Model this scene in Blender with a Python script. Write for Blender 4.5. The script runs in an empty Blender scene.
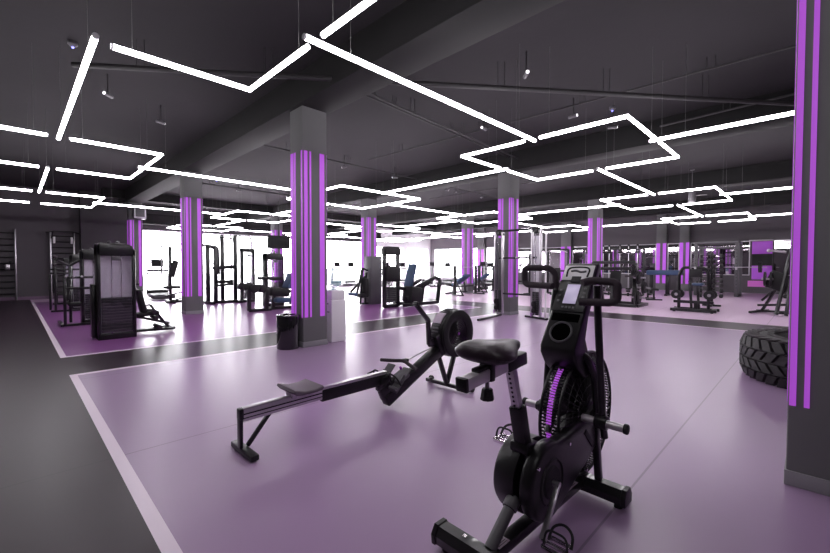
import bpy, bmesh, math, random
from mathutils import Vector, Matrix
random.seed(7)
C = bpy.context.scene.collection
PI = math.pi
V = Vector

# ------------------------------------------------------------------ materials
def mat(name, col, rough=.5, metal=0., emit=None, es=0., bump=0., bscale=40, coat=0., var=0., vscale=6, spec=.5, trans=0., alpha=1.):
    m = bpy.data.materials.new(name); m.use_nodes = True
    nt = m.node_tree; b = nt.nodes['Principled BSDF']
    b.inputs['Base Color'].default_value = (*col, 1)
    b.inputs['Roughness'].default_value = rough
    b.inputs['Metallic'].default_value = metal
    b.inputs['Specular IOR Level'].default_value = spec
    b.inputs['Coat Weight'].default_value = coat
    b.inputs['Transmission Weight'].default_value = trans
    b.inputs['Alpha'].default_value = alpha
    if emit:
        b.inputs['Emission Color'].default_value = (*emit, 1)
        b.inputs['Emission Strength'].default_value = es
    tc = nt.nodes.new('ShaderNodeTexCoord')
    if var:
        n = nt.nodes.new('ShaderNodeTexNoise'); n.inputs['Scale'].default_value = vscale; n.inputs['Detail'].default_value = 5
        nt.links.new(tc.outputs['Object'], n.inputs['Vector'])
        mx = nt.nodes.new('ShaderNodeMix'); mx.data_type = 'RGBA'
        mx.inputs[6].default_value = (*[c*(1-var) for c in col], 1); mx.inputs[7].default_value = (*[min(1, c*(1+var)) for c in col], 1)
        nt.links.new(n.outputs['Fac'], mx.inputs[0]); nt.links.new(mx.outputs[2], b.inputs['Base Color'])
    if bump:
        n = nt.nodes.new('ShaderNodeTexNoise'); n.inputs['Scale'].default_value = bscale; n.inputs['Detail'].default_value = 4
        nt.links.new(tc.outputs['Object'], n.inputs['Vector'])
        bp = nt.nodes.new('ShaderNodeBump'); bp.inputs['Strength'].default_value = bump; bp.inputs['Distance'].default_value = .01
        nt.links.new(n.outputs['Fac'], bp.inputs['Height']); nt.links.new(bp.outputs['Normal'], b.inputs['Normal'])
    return m

def floor_mat(name, col, rough=.28, var=.04, spec=.5):
    m = mat(name, col, rough, spec=spec)
    nt = m.node_tree; b = nt.nodes['Principled BSDF']
    tc = nt.nodes.new('ShaderNodeTexCoord')
    # thin welded seams of the sheet flooring, running along X every 2.6 m
    sx = nt.nodes.new('ShaderNodeSeparateXYZ'); nt.links.new(tc.outputs['Object'], sx.inputs[0])
    def seam(out, off, per, wid):
        a = nt.nodes.new('ShaderNodeMath'); a.operation = 'ADD'; a.inputs[1].default_value = off; nt.links.new(out, a.inputs[0])
        p = nt.nodes.new('ShaderNodeMath'); p.operation = 'PINGPONG'; p.inputs[1].default_value = per/2; nt.links.new(a.outputs[0], p.inputs[0])
        l = nt.nodes.new('ShaderNodeMath'); l.operation = 'LESS_THAN'; l.inputs[1].default_value = wid; nt.links.new(p.outputs[0], l.inputs[0])
        return l.outputs[0]
    s1 = seam(sx.outputs['Y'], -.74+26, 1.3*2, .006)
    mx = nt.nodes.new('ShaderNodeMix'); mx.data_type = 'RGBA'
    nt.links.new(s1, mx.inputs[0]); mx.inputs[6].default_value = (*col, 1); mx.inputs[7].default_value = (*[c*.62 for c in col], 1)
    nt.links.new(mx.outputs[2], b.inputs['Base Color'])
    return m

VIO = (.46, .06, .78)
M = dict(
 floor_main=floor_mat('floor_mauve', (.43, .29, .475), .29),
 floor_violet=floor_mat('floor_violet', (.26, .085, .29), .28),
 floor_aisle=floor_mat('floor_aisle', (.034, .020, .031), .30, spec=.15),
 floor_pink=floor_mat('floor_pink', (.80, .58, .78), .38),
 floor_line=mat('floor_line', (.95, .80, .94), .35),
 ceiling=mat('ceiling_concrete', (.0100, .0075, .0108), .9, var=.18, vscale=.8, bump=.2, bscale=6),  # purple tint stands in for violet light falling on the ceiling
 beam=mat('beam_paint', (.0036, .0031, .0036), .85, var=.12, vscale=1.5),
 wall=mat('wall_paint', (.12, .108, .12), .85, var=.06, vscale=1.2),
 wallback=mat('wall_paint_back', (.78, .80, .78), .85, var=.05, vscale=1.2),
 walldark=mat('wall_paint_dark', (.06, .055, .06), .85, var=.06, vscale=1.2),
 skirt=mat('skirting', (.20, .12, .20), .5),
 col=mat('column_paint', (.18, .18, .182), .75, var=.05, vscale=2),
 colbase=mat('column_plinth', (.30, .29, .31), .55),
 strip=mat('violet_strip', (.46, .11, .62), .5, emit=(.42, .075, .64), es=.42),
 lamp=mat('lamp_diffuser', (.9, .9, .9), .5, emit=(1., .955, 1.), es=20.5),
 lampcap=mat('lamp_cap', (.6, .6, .62), .4),
 wire=mat('wire', (.10, .10, .10), .5),
 pipe=mat('pipe_paint', (.022, .020, .022), .6),
 blk=mat('black_powder_coat', (.008, .0072, .0085), .30, coat=.2, var=.1, vscale=20),
 blkp=mat('black_plastic', (.0095, .0088, .010), .34, bump=.05, bscale=300, spec=.45),
 blkm=mat('black_matte', (.010, .0092, .0105), .6, bump=.1, bscale=200),
 hole_shade=mat('recess_shade', (.002, .002, .002), 1., spec=0.),  # flat black that paints the shade inside the console recesses
 gloss=mat('black_gloss', (.004, .004, .005), .08, coat=1.),
 foam=mat('foam_grip', (.045, .032, .042), .85, bump=.3, bscale=300),
 greyp=mat('grey_plastic', (.10, .095, .105), .42, bump=.05, bscale=200),
 seatg=mat('grey_seat', (.15, .12, .145), .48, bump=.05, bscale=200),
 vinyl=mat('saddle_vinyl', (.028, .016, .025), .42, bump=.08, bscale=120),
 chrome=mat('chrome', (.80, .76, .80), .12, 1.),
 steel=mat('brushed_steel', (.55, .52, .56), .32, 1., var=.08, vscale=30),
 alu=mat('aluminium', (.66, .62, .66), .34, .65),
 white=mat('white_plastic', (.90, .88, .90), .4),
 panel=None,
 stack=mat('weight_stack', (.035, .033, .037), .45),
 blue=mat('blue_vinyl', (.045, .085, .17), .5, bump=.1, bscale=80),
 rubber=mat('tyre_rubber', (.019, .016, .019), .62, bump=.5, bscale=35, var=.35, vscale=7),
 rubberw=mat('tyre_worn', (.034, .026, .033), .7, bump=.5, bscale=30, var=.3, vscale=9),
 screen=mat('lcd', (.42, .38, .50), .2, emit=(.50, .43, .64), es=.35),
 sticker=mat('sticker', (.62, .50, .62), .4),
 purple=mat('purple_plastic', (.33, .05, .46), .4),
 tv=mat('tv_glass', (.006, .006, .007), .4, spec=.2),
 plate=mat('iron_plate', (.022, .020, .023), .45, .2),
 reflection=mat('violet_reflection', (.62, .14, .90), .45),  # glow of mirrored violet screens painted as a bright colour
 magenta=mat('magenta_reflection', (.90, .22, .82), .45),
 mirror=mat('mirror', (.50, .46, .50), .03, 1.),
 frame=mat('window_frame', (.75, .75, .77), .5),
 duct=mat('duct_metal', (.35, .36, .35), .5, .3),
 water=mat('water_bottle', (.35, .62, .66), .1, alpha=.55),
 led=mat('blue_led', (.1, .1, .9), .4, emit=(.15, .15, 1.), es=4.),
 spotl=mat('spot_lens', (1, 1, 1), .4, emit=(1., .93, 1.), es=1.2),
)
def glass_mat(name, tint=(1, 1, 1), gl=.06):
    m = bpy.data.materials.new(name); m.use_nodes = True; nt = m.node_tree; nt.nodes.clear()
    o = nt.nodes.new('ShaderNodeOutputMaterial'); t = nt.nodes.new('ShaderNodeBsdfTransparent'); g = nt.nodes.new('ShaderNodeBsdfGlossy')
    t.inputs[0].default_value = (*tint, 1); g.inputs['Roughness'].default_value = .03
    mx = nt.nodes.new('ShaderNodeMixShader'); mx.inputs[0].default_value = gl
    nt.links.new(t.outputs[0], mx.inputs[1]); nt.links.new(g.outputs[0], mx.inputs[2]); nt.links.new(mx.outputs[0], o.inputs[0]); return m
def translucent(name, col):
    m = bpy.data.materials.new(name); m.use_nodes = True; nt = m.node_tree; nt.nodes.clear()
    o = nt.nodes.new('ShaderNodeOutputMaterial'); d = nt.nodes.new('ShaderNodeBsdfDiffuse'); t = nt.nodes.new('ShaderNodeBsdfTranslucent'); a = nt.nodes.new('ShaderNodeMixShader')
    d.inputs[0].default_value = (*col, 1); t.inputs[0].default_value = (*col, 1); a.inputs[0].default_value = .5
    nt.links.new(d.outputs[0], a.inputs[1]); nt.links.new(t.outputs[0], a.inputs[2]); nt.links.new(a.outputs[0], o.inputs[0]); return m
M['panel'] = translucent('frosted_panel', (.85, .83, .87))
M['glass'] = glass_mat('window_glass')
M['mesh'] = glass_mat('clear_shield', (.94, .92, .95), .05)

# ------------------------------------------------------------------ mesh builder
class MB:
    def __init__(s): s.bm = bmesh.new(); s.mi = 0
    def _add(s, b2):
        me = bpy.data.meshes.new('t'); b2.to_mesh(me); b2.free()
        n = len(s.bm.faces); s.bm.from_mesh(me); bpy.data.meshes.remove(me)
        s.bm.faces.ensure_lookup_table()
        for f in s.bm.faces[n:]: f.material_index = s.mi
        return s
    def box(s, c, size, rot=(0, 0, 0), bev=0., seg=2, mtx=None):
        b = bmesh.new(); bmesh.ops.create_cube(b, size=1)
        bmesh.ops.scale(b, vec=size, verts=b.verts)
        if bev: bmesh.ops.bevel(b, geom=b.edges[:], offset=min(bev, min(size)*.49), segments=seg, profile=.5, affect='EDGES')
        R = mtx if mtx else (Matrix.Rotation(rot[2], 3, 'Z') @ Matrix.Rotation(rot[1], 3, 'Y') @ Matrix.Rotation(rot[0], 3, 'X'))
        for v in b.verts: v.co = R @ v.co + V(c)
        return s._add(b)
    def beam(s, p, q, w, h, bev=.004, up=(0, 0, 1)):
        p, q = V(p), V(q); d = q-p; L = d.length; x = d.normalized(); u = V(up)
        if abs(x.dot(u)) > .98: u = V((1, 0, 0)) if abs(x.x) < .9 else V((0, 1, 0))
        y = u.cross(x).normalized(); z = x.cross(y)
        R = Matrix((x, y, z)).transposed()
        return s.box((p+q)/2, (L, w, h), bev=bev, mtx=R)
    def cyl(s, p, q, r, r2=None, n=18, bev=0., caps=True):
        p, q = V(p), V(q); d = q-p; L = d.length
        b = bmesh.new(); bmesh.ops.create_cone(b, cap_ends=caps, segments=n, radius1=r, radius2=r if r2 is None else r2, depth=L)
        if bev:
            es = [e for e in b.edges if len(e.link_faces) == 2 and any(len(f.verts) > 4 for f in e.link_faces)]
            bmesh.ops.bevel(b, geom=es, offset=bev, segments=2, profile=.5, affect='EDGES')
        R = d.to_track_quat('Z', 'Y').to_matrix()
        for v in b.verts: v.co = R @ v.co + (p+q)/2
        return s._add(b)
    def sph(s, c, r, sc=(1, 1, 1), n=14, rot=(0, 0, 0)):
        b = bmesh.new(); bmesh.ops.create_uvsphere(b, u_segments=n, v_segments=max(6, n//2), radius=r)
        R = Matrix.Rotation(rot[2], 3, 'Z') @ Matrix.Rotation(rot[1], 3, 'Y') @ Matrix.Rotation(rot[0], 3, 'X')
        for v in b.verts: v.co = R @ V((v.co.x*sc[0], v.co.y*sc[1], v.co.z*sc[2])) + V(c)
        return s._add(b)
    def tube(s, pts, r, n=10, closed=False, smooth=0, rr=None):
        P = [V(p) for p in pts]
        if smooth:                                  # round the corners
            Q = []; N = len(P)
            for i, p in enumerate(P):
                if not closed and i in (0, N-1): Q.append(p); continue
                a, c = P[(i-1) % N], P[(i+1) % N]
                da, dc = (a-p), (c-p); t = min(smooth, da.length*.48, dc.length*.48)
                A, B = p+da.normalized()*t, p+dc.normalized()*t
                for k in range(6):
                    u = k/5; Q.append(A*(1-u)**2+p*2*u*(1-u)+B*u*u)
            P = Q
        b = bmesh.new(); rings = []; N = len(P); prev = None
        for i, p in enumerate(P):
            if closed: t = (P[(i+1) % N]-P[i-1]).normalized()
            else: t = (P[min(i+1, N-1)]-P[max(i-1, 0)]).normalized()
            if prev is None:
                u = V((0, 0, 1)) if abs(t.z) < .9 else V((1, 0, 0)); u = (u-t*u.dot(t)).normalized()
            else: u = (prev-t*prev.dot(t)).normalized()
            prev = u; w = t.cross(u); rad = rr[min(i, len(rr)-1)] if rr else r
            rings.append([b.verts.new(p+(u*math.cos(2*PI*k/n)+w*math.sin(2*PI*k/n))*rad) for k in range(n)])
        for i in range(N if closed else N-1):
            A, B = rings[i], rings[(i+1) % N]
            if closed and i == N-1:
                off = min(range(n), key=lambda o: sum((A[k].co-B[(k+o) % n].co).length for k in range(n)))
            else: off = 0
            for k in range(n): b.faces.new((A[k], A[(k+1) % n], B[(k+1+off) % n], B[(k+off) % n]))
        if not closed: b.faces.new(rings[0][::-1]); b.faces.new(rings[-1])
        bmesh.ops.recalc_face_normals(b, faces=b.faces)
        return s._add(b)
    def prism(s, poly, y0, y1, plane='xz', bev=0.):
        f = {'xz': lambda a, c, d: (a, d, c), 'yz': lambda a, c, d: (d, a, c), 'xy': lambda a, c, d: (a, c, d)}[plane]
        b = bmesh.new(); A = [b.verts.new(f(a, c, y0)) for a, c in poly]; B = [b.verts.new(f(a, c, y1)) for a, c in poly]; n = len(poly)
        fa = b.faces.new(A); fb = b.faces.new(B[::-1])
        for i in range(n): b.faces.new((A[i], A[(i+1) % n], B[(i+1) % n], B[i]))
        bmesh.ops.recalc_face_normals(b, faces=b.faces)
        if bev:
            es = list(set(list(fa.edges)+list(fb.edges)))
            bmesh.ops.bevel(b, geom=es, offset=bev, segments=3, profile=.5, affect='EDGES')
        return s._add(b)
    def lathe(s, prof, c, axis='z', n=40, closed=False):
        b = bmesh.new(); rings = []
        for k in range(n):
            a = 2*PI*k/n; ca, sa = math.cos(a), math.sin(a); r_ = []
            for r, h in prof:
                p = {'z': (r*ca, r*sa, h), 'y': (r*ca, h, r*sa), 'x': (h, r*ca, r*sa)}[axis]
                r_.append(b.verts.new(V(p)+V(c)))
            rings.append(r_)
        m = len(prof)
        for k in range(n):
            A, B = rings[k], rings[(k+1) % n]
            for j in range(m if closed else m-1): b.faces.new((A[j], A[(j+1) % m], B[(j+1) % m], B[j]))
        bmesh.ops.remove_doubles(b, verts=b.verts, dist=1e-5)
        bmesh.ops.recalc_face_normals(b, faces=b.faces)
        return s._add(b)
    def build(s, name, m, parent=None, off=None, ang=35):
        me = bpy.data.meshes.new(name)
        if off is not None: bmesh.ops.translate(s.bm, verts=s.bm.verts, vec=-V(off))
        s.bm.to_mesh(me); s.bm.free()
        for x in (m if isinstance(m, (list, tuple)) else [m]): me.materials.append(M[x])
        me.polygons.foreach_set('use_smooth', [True]*len(me.polygons)); me.set_sharp_from_angle(angle=math.radians(ang))
        o = bpy.data.objects.new(name, me); C.objects.link(o)
        if parent: o.parent = parent
        return o

def thing(name, label, cat, loc=(0, 0, 0), rotz=0, group=None):
    o = bpy.data.objects.new(name, None); C.objects.link(o); o.empty_display_size = .1
    o.location = loc; o.rotation_euler = (0, 0, rotz); o['label'] = label; o['category'] = cat
    if group: o['group'] = group
    return o
def tag(o, label, cat, group=None):
    o['label'] = label; o['category'] = cat
    if group: o['group'] = group
    return o
def struct(name, mb, m, parent=None):
    o = mb.build(name, m, parent)
    if not parent: o['kind'] = 'structure'
    return o
def dup(root, loc, rotz, label, group=None):
    r = root.copy(); C.objects.link(r); r.location = loc; r.rotation_euler = (0, 0, rotz); r['label'] = label
    if group: r['group'] = group
    for ch in list(root.children):
        c = ch.copy(); C.objects.link(c); c.parent = r
        for g in list(ch.children):
            d = g.copy(); C.objects.link(d); d.parent = c
    return r
def P(mb, name, m, parent):
    # one object per far-apart piece, so that every wheel, hook or bolt is a part of its own
    bm = mb.bm; bm.verts.ensure_lookup_table(); bm.verts.index_update()
    seen = [-1]*len(bm.verts); isl = []
    for v in bm.verts:
        if seen[v.index] >= 0: continue
        st = [v]; seen[v.index] = len(isl); lo = v.co.copy(); hi = v.co.copy()
        while st:
            a = st.pop()
            for i in range(3): lo[i] = min(lo[i], a.co[i]); hi[i] = max(hi[i], a.co[i])
            for e in a.link_edges:
                b = e.other_vert(a)
                if seen[b.index] < 0: seen[b.index] = seen[v.index]; st.append(b)
        isl.append((lo, hi))
    k = len(isl)
    if k < 2 or k > 90: return mb.build(name, m, parent)
    par = list(range(k))
    def find(i):
        while par[i] != i: i = par[i]
        return i
    sz = [max(h-l) for l, h in isl]
    for i in range(k):
        for j in range(i+1, k):
            g = math.sqrt(sum(max(0., isl[i][0][q]-isl[j][1][q], isl[j][0][q]-isl[i][1][q])**2 for q in range(3)))
            if g <= max(.02, .5*max(sz[i], sz[j])): par[find(i)] = find(j)
    roots = sorted({find(i) for i in range(k)})
    if len(roots) == 1: return mb.build(name, m, parent)
    first = None
    for r_ in roots:
        nb = bm.copy(); nb.verts.ensure_lookup_table()
        bmesh.ops.delete(nb, geom=[v for v, s_ in zip(list(nb.verts), seen) if find(s_) != r_], context='VERTS')
        x = MB(); x.bm.free(); x.bm = nb; o = x.build(name, m, parent); first = first or o
    bm.free()
    return first

# ------------------------------------------------------------------ room shell
XW, YW, XL, YF, CZ = 26., 24., -4., -5., 4.3
fl = MB()
xs = [XL, .455, .525, 10.50, 10.58, 11.92, XW]; ys = [YF, 6.17, 6.26, 7.50, 7.59, 19.6, YW]
def zone(x, y):
    if x > 11.92: return 3
    if .455 < x < .525 and (y < 6.26 or 7.5 < y < 19.6): return 4
    if x < .455: return 2
    if 6.17 < y < 6.26 and x < 10.58: return 4
    if 7.50 < y < 7.59 and x < 10.58: return 4
    if 10.50 < x < 10.58: return 4 if (y < 6.26 or y > 7.5) else 2
    if x > 10.58: return 2
    if y < 6.2: return 0
    if y < 7.5: return 2
    return 1 if y < 19.6 else 3  # strip before the windows coloured pale to stand for their reflection
for i in range(len(xs)-1):
    for j in range(len(ys)-1):
        cx, cy = (xs[i]+xs[i+1])/2, (ys[j]+ys[j+1])/2
        vs = [fl.bm.verts.new((x, y, 0)) for x, y in ((xs[i], ys[j]), (xs[i+1], ys[j]), (xs[i+1], ys[j+1]), (xs[i], ys[j+1]))]
        f = fl.bm.faces.new(vs); f.material_index = zone(cx, cy)
bmesh.ops.remove_doubles(fl.bm, verts=fl.bm.verts, dist=1e-4)
for f in [x for x in fl.bm.faces]: pass
r = bmesh.ops.extrude_face_region(fl.bm, geom=fl.bm.faces[:])
bmesh.ops.translate(fl.bm, verts=[g for g in r['geom'] if isinstance(g, bmesh.types.BMVert)], vec=(0, 0, -.12))
bmesh.ops.recalc_face_normals(fl.bm, faces=fl.bm.faces)
struct('floor', fl, ['floor_main', 'floor_violet', 'floor_aisle', 'floor_pink', 'floor_line'])
struct('ceiling', MB().box(((XL+XW)/2, (YF+YW)/2, CZ+.1), (XW-XL, YW-YF, .2)), 'ceiling')
for k, x in enumerate((3.46, 9.56, 15.66, 21.76)):
    struct('trim_%d' % (k+1), MB().box((x, (YF+YW)/2, (3.82+CZ)/2), (.56, YW-YF-.02, CZ-3.82), bev=.01), 'beam')
struct('trim_5', MB().box((XW/2+1, 19.6, 4.12), (XW-3, .5, .34)), 'beam')
struct('trim_6', MB().box((12., 23.5, 3.62), (15.4, .5, .5)), 'beam')
struct('wall_left', MB().box((XL-.1, (YF+YW)/2, CZ/2), (.2, YW-YF, CZ)), 'wall')
struct('wall_rear', MB().box(((XL+XW)/2, YF-.1, CZ/2), (XW-XL, .2, CZ)), 'wall')
struct('wall_far_left', MB().box(((XL+1.95)/2, 22.65, CZ/2), (1.95-XL, 2.7, CZ)), 'wall')
struct('wall_corner', MB().box((2.82, 22.4, CZ/2), (1.74, 3.2, CZ)), 'walldark')
struct('baseboard_far_left', MB().box(((XL+1.95)/2, 21.285, .06), (1.95-XL, .03, .12)), 'skirt')
# back wall: lintel, piers and windows
bw = MB(); bw.box(((3.7+19.6)/2, YW+.15, (3.15+CZ)/2), (15.9, .3, CZ-3.15))
struct('wall_back', bw, 'walldark')
bw = MB(); bw.box(((19.6+XW)/2, YW+.15, (2.86+CZ)/2), (XW-19.6, .3, CZ-2.86)); bw.box((22.9, YW+.15, 1.43), (.5, .3, 2.86)); bw.box((19.5, YW+.15, CZ/2), (.3, .3, CZ)); bw.box((XW-.15, YW+.15, 1.43), (.3, .3, 2.86))
bw.box(((19.6+XW)/2, YW+.15, .1), (XW-19.6, .3, .2))
struct('wall_back_right', bw, 'wallback')
def window(n, a, b, z0, z1, axis, at_, nm):
    f = MB(); g = MB()
    def bx(u0, u1, za, zb, t, mb):
        c, L = (u0+u1)/2, abs(u1-u0)
        if axis == 'x': mb.box((c, at_, (za+zb)/2), (L, t, zb-za))
        else: mb.box((at_, c, (za+zb)/2), (t, L, zb-za))
    bx(a, b, z0, z0+.06, .08, f); bx(a, b, z1-.06, z1, .08, f)
    for i in range(nm+1):
        u = a+(b-a)*i/nm; w = .03; u = min(max(u, a+w), b-w); bx(u-w, u+w, z0+.05, z1-.05, .07, f)
    o = struct('window_%d' % n, f, 'frame')
    bx(a+.03, b-.03, z0+.05, z1-.05, .012, g); P(g, 'pane', 'glass', o)
window(1, 3.7, 9.0, 0.0, 3.15, 'x', YW+.1, 3); window(2, 9.0, 14.2, 0.0, 3.15, 'x', YW+.1, 3); window(3, 14.2, 19.35, 0.0, 3.15, 'x', YW+.1, 3)
window(4, 19.65, 22.65, .2, 2.86, 'x', YW+.1, 2); window(5, 23.15, 25.7, .2, 2.86, 'x', YW+.1, 1)
rw = MB(); rw.box((XW+.15, (YF+16.9)/2, CZ/2), (.3, 16.9-YF, CZ)); rw.box((XW+.15, (16.9+YW)/2, (2.80+CZ)/2), (.3, YW-16.9, CZ-2.8)); rw.box((XW+.15, 18.5, 1.4), (.3, .7, 2.8)); rw.box((XW+.15, 23.8, 1.4), (.3, .4, 2.8))
rw.box((XW+.15, (16.9+YW)/2, .15), (.3, YW-16.9, .3))
struct('wall_right', rw, 'wall')
window(6, 16.95, 18.15, .3, 2.8, 'y', XW+.1, 1); window(7, 18.85, 23.6, .3, 2.8, 'y', XW+.1, 3)

# ------------------------------------------------------------------ columns with violet strips
def column(n, x, y, w=.44, d=.40, faces='both', z1=3.84):
    o = struct('trim_%d' % n, MB().box((x+w/2, y+d/2, z1/2), (w, d, z1), bev=.008), 'col')
    P(MB().box((x+w/2, y+d/2, .045), (w+.016, d+.016, .09), bev=.004), 'plinth', 'colbase', o)
    t = .006
    for (u0, u1) in ((.05, .19), (.27, .34), (.69, .89)):
        P(MB().box((x+w*(u0+u1)/2, y-t/2+.001, 1.805), (w*(u1-u0), t, 2.65)), 'violet_strip', 'strip', o)
        P(MB().box((x+w-w*(u0+u1)/2, y+d+t/2-.001, 1.805), (w*(u1-u0), t, 2.65)), 'violet_strip', 'strip', o)
    for (u0, u1) in ((.02, .12), (.55, .66), (.72, .95)):
        P(MB().box((x-t/2+.001, y+d*(u0+u1)/2, 1.805), (t, d*(u1-u0), 2.65)), 'violet_strip', 'strip', o)
        P(MB().box((x+w+t/2-.001, y+d*(u0+u1)/2, 1.805), (t, d*(u1-u0), 2.65)), 'violet_strip', 'strip', o)
    return o
n = 10
for (x, y) in ((3.25, 5.74), (3.25, 11.86), (3.30, 19.3), (9.34, 5.74), (9.34, 11.80), (9.34, 19.3), (15.44, 5.74), (15.44, 11.80), (15.44, 19.3)):
    column(n, x, y); n += 1
# nearest column, its left-hand face in view on the right edge of the photo
cr = struct('trim_%d' % n, MB().box((3.47, -.115, 1.92), (.44, .43, 3.84), bev=.012), 'col'); n += 1
P(MB().box((3.47, -.115, .045), (.456, .446, .09), bev=.004), 'plinth', 'colbase', cr)
for a, b in ((.063, .093), (.006, .030), (-.20, -.17), (-.31, -.26)):
    P(MB().box((3.249, (a+b)/2, 1.805), (.008, b-a, 2.65)), 'violet_strip', 'strip', cr)
P(MB().box((3.47, .102, 1.805), (.30, .006, 2.65)), 'violet_strip', 'strip', cr)
# shallow pilasters between the mirrors, each with two violet strips
for y0, y1 in ((11.32, 12.), (4.81, 5.27), (5.89, 6.39), (18.2, 18.8)):
    p = struct('trim_%d' % n, MB().box((25.9, (y0+y1)/2, 2.14), (.2, y1-y0, 4.28), bev=.01), 'col'); n += 1
    w = y1-y0
    for a, b in ((.02, .36), (.62, .98)): P(MB().box((25.795, y0+w*(a+b)/2, 1.5), (.012, w*(b-a), 2.25)), 'violet_strip', 'strip', p)
# mirrors on the right wall
ml = ['long wall mirror behind the power rack, right end of the right wall', 'narrow wall mirror between two violet striped pilasters', 'wide wall mirror behind the barbell racks', 'wide wall mirror behind the cable towers, next to the window']
for (a, b), l in zip(((2.30, 4.78), (5.30, 5.86), (6.42, 11.29), (12.03, 16.8)), ml):
    t = thing('wall_mirror', l, 'mirror', (25.93, (a+b)/2, .9), 0, 'mirrors on the right wall'); w = b-a; h = 1.68
    f = MB()
    for zz in (0, h): f.box((.03, 0, zz), (.06, w, .05), bev=.005)
    for yy in (-w/2+.02, w/2-.02): f.box((.03, yy, h/2), (.06, .04, h))
    P(MB().box((.025, 0, h-.10), (.05, w-.05, .18), bev=.004), 'reflection_mask', 'blkm', t)  # dark strip added to cover bright lamp reflections along the mirror top
    P(f, 'frame', 'steel', t); P(MB().box((.04, 0, h/2), (.02, w-.06, h-.04)), 'glass', 'mirror', t)
t = thing('wall_mirror', 'wall mirror at the far right, beyond the violet wall reflection', 'mirror', (25.93, .2, .9), 0, 'mirrors on the right wall')
P(MB().box((.04, 0, .84), (.02, 2.4, 1.64)), 'glass', 'mirror', t); f = MB()
for zz in (0, 1.68): f.box((.03, 0, zz), (.06, 2.46, .05))
P(f, 'frame', 'steel', t)
t = thing('wall_reflection', 'tall violet wall banner with a dark middle band on the right wall', 'reflection', (25.9, 1.84, .25))  # flat panel painted like violet screens reflected in the mirror wall
f = MB()
for zz, hh, in ((2.0, .62), (.78, .68)): f.box((.03, 0, zz), (.05, .76, hh), bev=.01)
P(f, 'violet_field', 'reflection', t); P(MB().box((.045, 0, 1.40), (.03, .74, .58)), 'dark_band', 'blkm', t); P(MB().box((.04, .05, .22), (.04, .95, .30)), 'magenta_field', 'magenta', t)
P(MB().box((.0, .05, 2.36), (.08, .9, .06), bev=.01), 'top_rail', 'steel', t)

# ------------------------------------------------------------------ ceiling lights
LZ = 3.1; LR = .023
RX = [.49, 6.47, 12.48, 18.55]; RY = [-3.03, 2.87, 8.77, 14.62, 20.5]
ring_name = {(0, 1): 'nearest ring at the top left', (0, 2): 'second ring on the left side', (0, 3): 'third ring on the left side',
 (1, 1): 'large ring above the right centre', (1, 2): 'ring seen just right of the front column', (1, 3): 'ring behind the second column', (1, 4): 'far ring by the left windows',
 (2, 1): 'ring over the middle of the right side', (2, 2): 'ring beyond the tall cable column', (2, 3): 'far ring over the leg press', (2, 4): 'farthest ring near the back windows',
 (3, 1): 'farthest ring on the right side', (3, 2): 'far ring over the barbell racks', (3, 3): 'far ring over the incline bench', (3, 4): 'ring in the far back corner',
 (0, 0): 'ring behind the camera', (1, 0): 'ring right of the front column side', (2, 0): 'ring behind the right column', (3, 0): 'ring in the right back corner'}
corner = {(1, 1): 'far corner', (-1, -1): 'near corner', (1, -1): 'right corner', (-1, 1): 'left corner'}
def light(pts, label, group):
    P0 = [V((p[0], p[1], 0)) for p in pts]
    t = thing('ceiling_light', label, 'light', (pts[0][0], pts[0][1], LZ), 0, group)
    loc = [p-P0[0] for p in P0]
    P(MB().tube([p+V((0, 0, 0)) for p in loc], LR, 12), 'diffuser', 'lamp', t)
    c = MB(); w = MB()
    for e, q in ((loc[0], loc[1]), (loc[-1], loc[-2])):
        d = (q-e).normalized(); c.cyl(e-d*.012, e+d*.004, LR*1.04, n=12)
    P(c, 'end_cap', 'lampcap', t)
    for e, q in ((loc[0], loc[1]), (loc[-1], loc[-2])):
        p = e+(q-e)*.12; w.cyl(p+V((0, 0, LR)), p+V((0, 0, CZ-LZ-.001)), .0018, n=6)
    P(w, 'suspension_wire', 'wire', t)
    return t
H = 1.25; G = .12
for i in range(4):
    for j in range(0, 5):
        if j == 4 and i == 0: continue
        if (i, j) == (0, 0): continue
        cx, cy = RX[i], RY[j]
        for sx in (1, -1):
            for sy in (1, -1):
                if j == 0 and sy < 0: continue
                if (i, j) == (0, 1) and (sx < 0): continue
                if i == 1 and j == 0: continue
                light([(cx+sx*G, cy+sy*H), (cx+sx*H, cy+sy*H), (cx+sx*H, cy+sy*G)],
                      'L-shaped white tube light, %s of the %s' % (corner[(sx, sy)], ring_name[(i, j)]), 'L-shaped ceiling lights')
for i in range(4):
    for j in range(5):
        if i == 0 and j in (0, 4): continue
        if i < 3 and j > 0:
            light([(RX[i]+1.16, RY[j]), (RX[i+1]-1.16, RY[j])], 'straight white tube light running right from the %s' % ring_name[(i, j)], 'straight ceiling lights')
        if j < 4 and not (i == 0 and j == 3):
            light([(RX[i], RY[j]+1.16), (RX[i], RY[j+1]-1.16)], 'straight white tube light running left from the %s' % ring_name[(i, j)], 'straight ceiling lights')
light([(.49, -1.8), (.49, 1.71)], 'straight white tube light running toward the camera from the nearest ring at the top left', 'straight ceiling lights')

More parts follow.
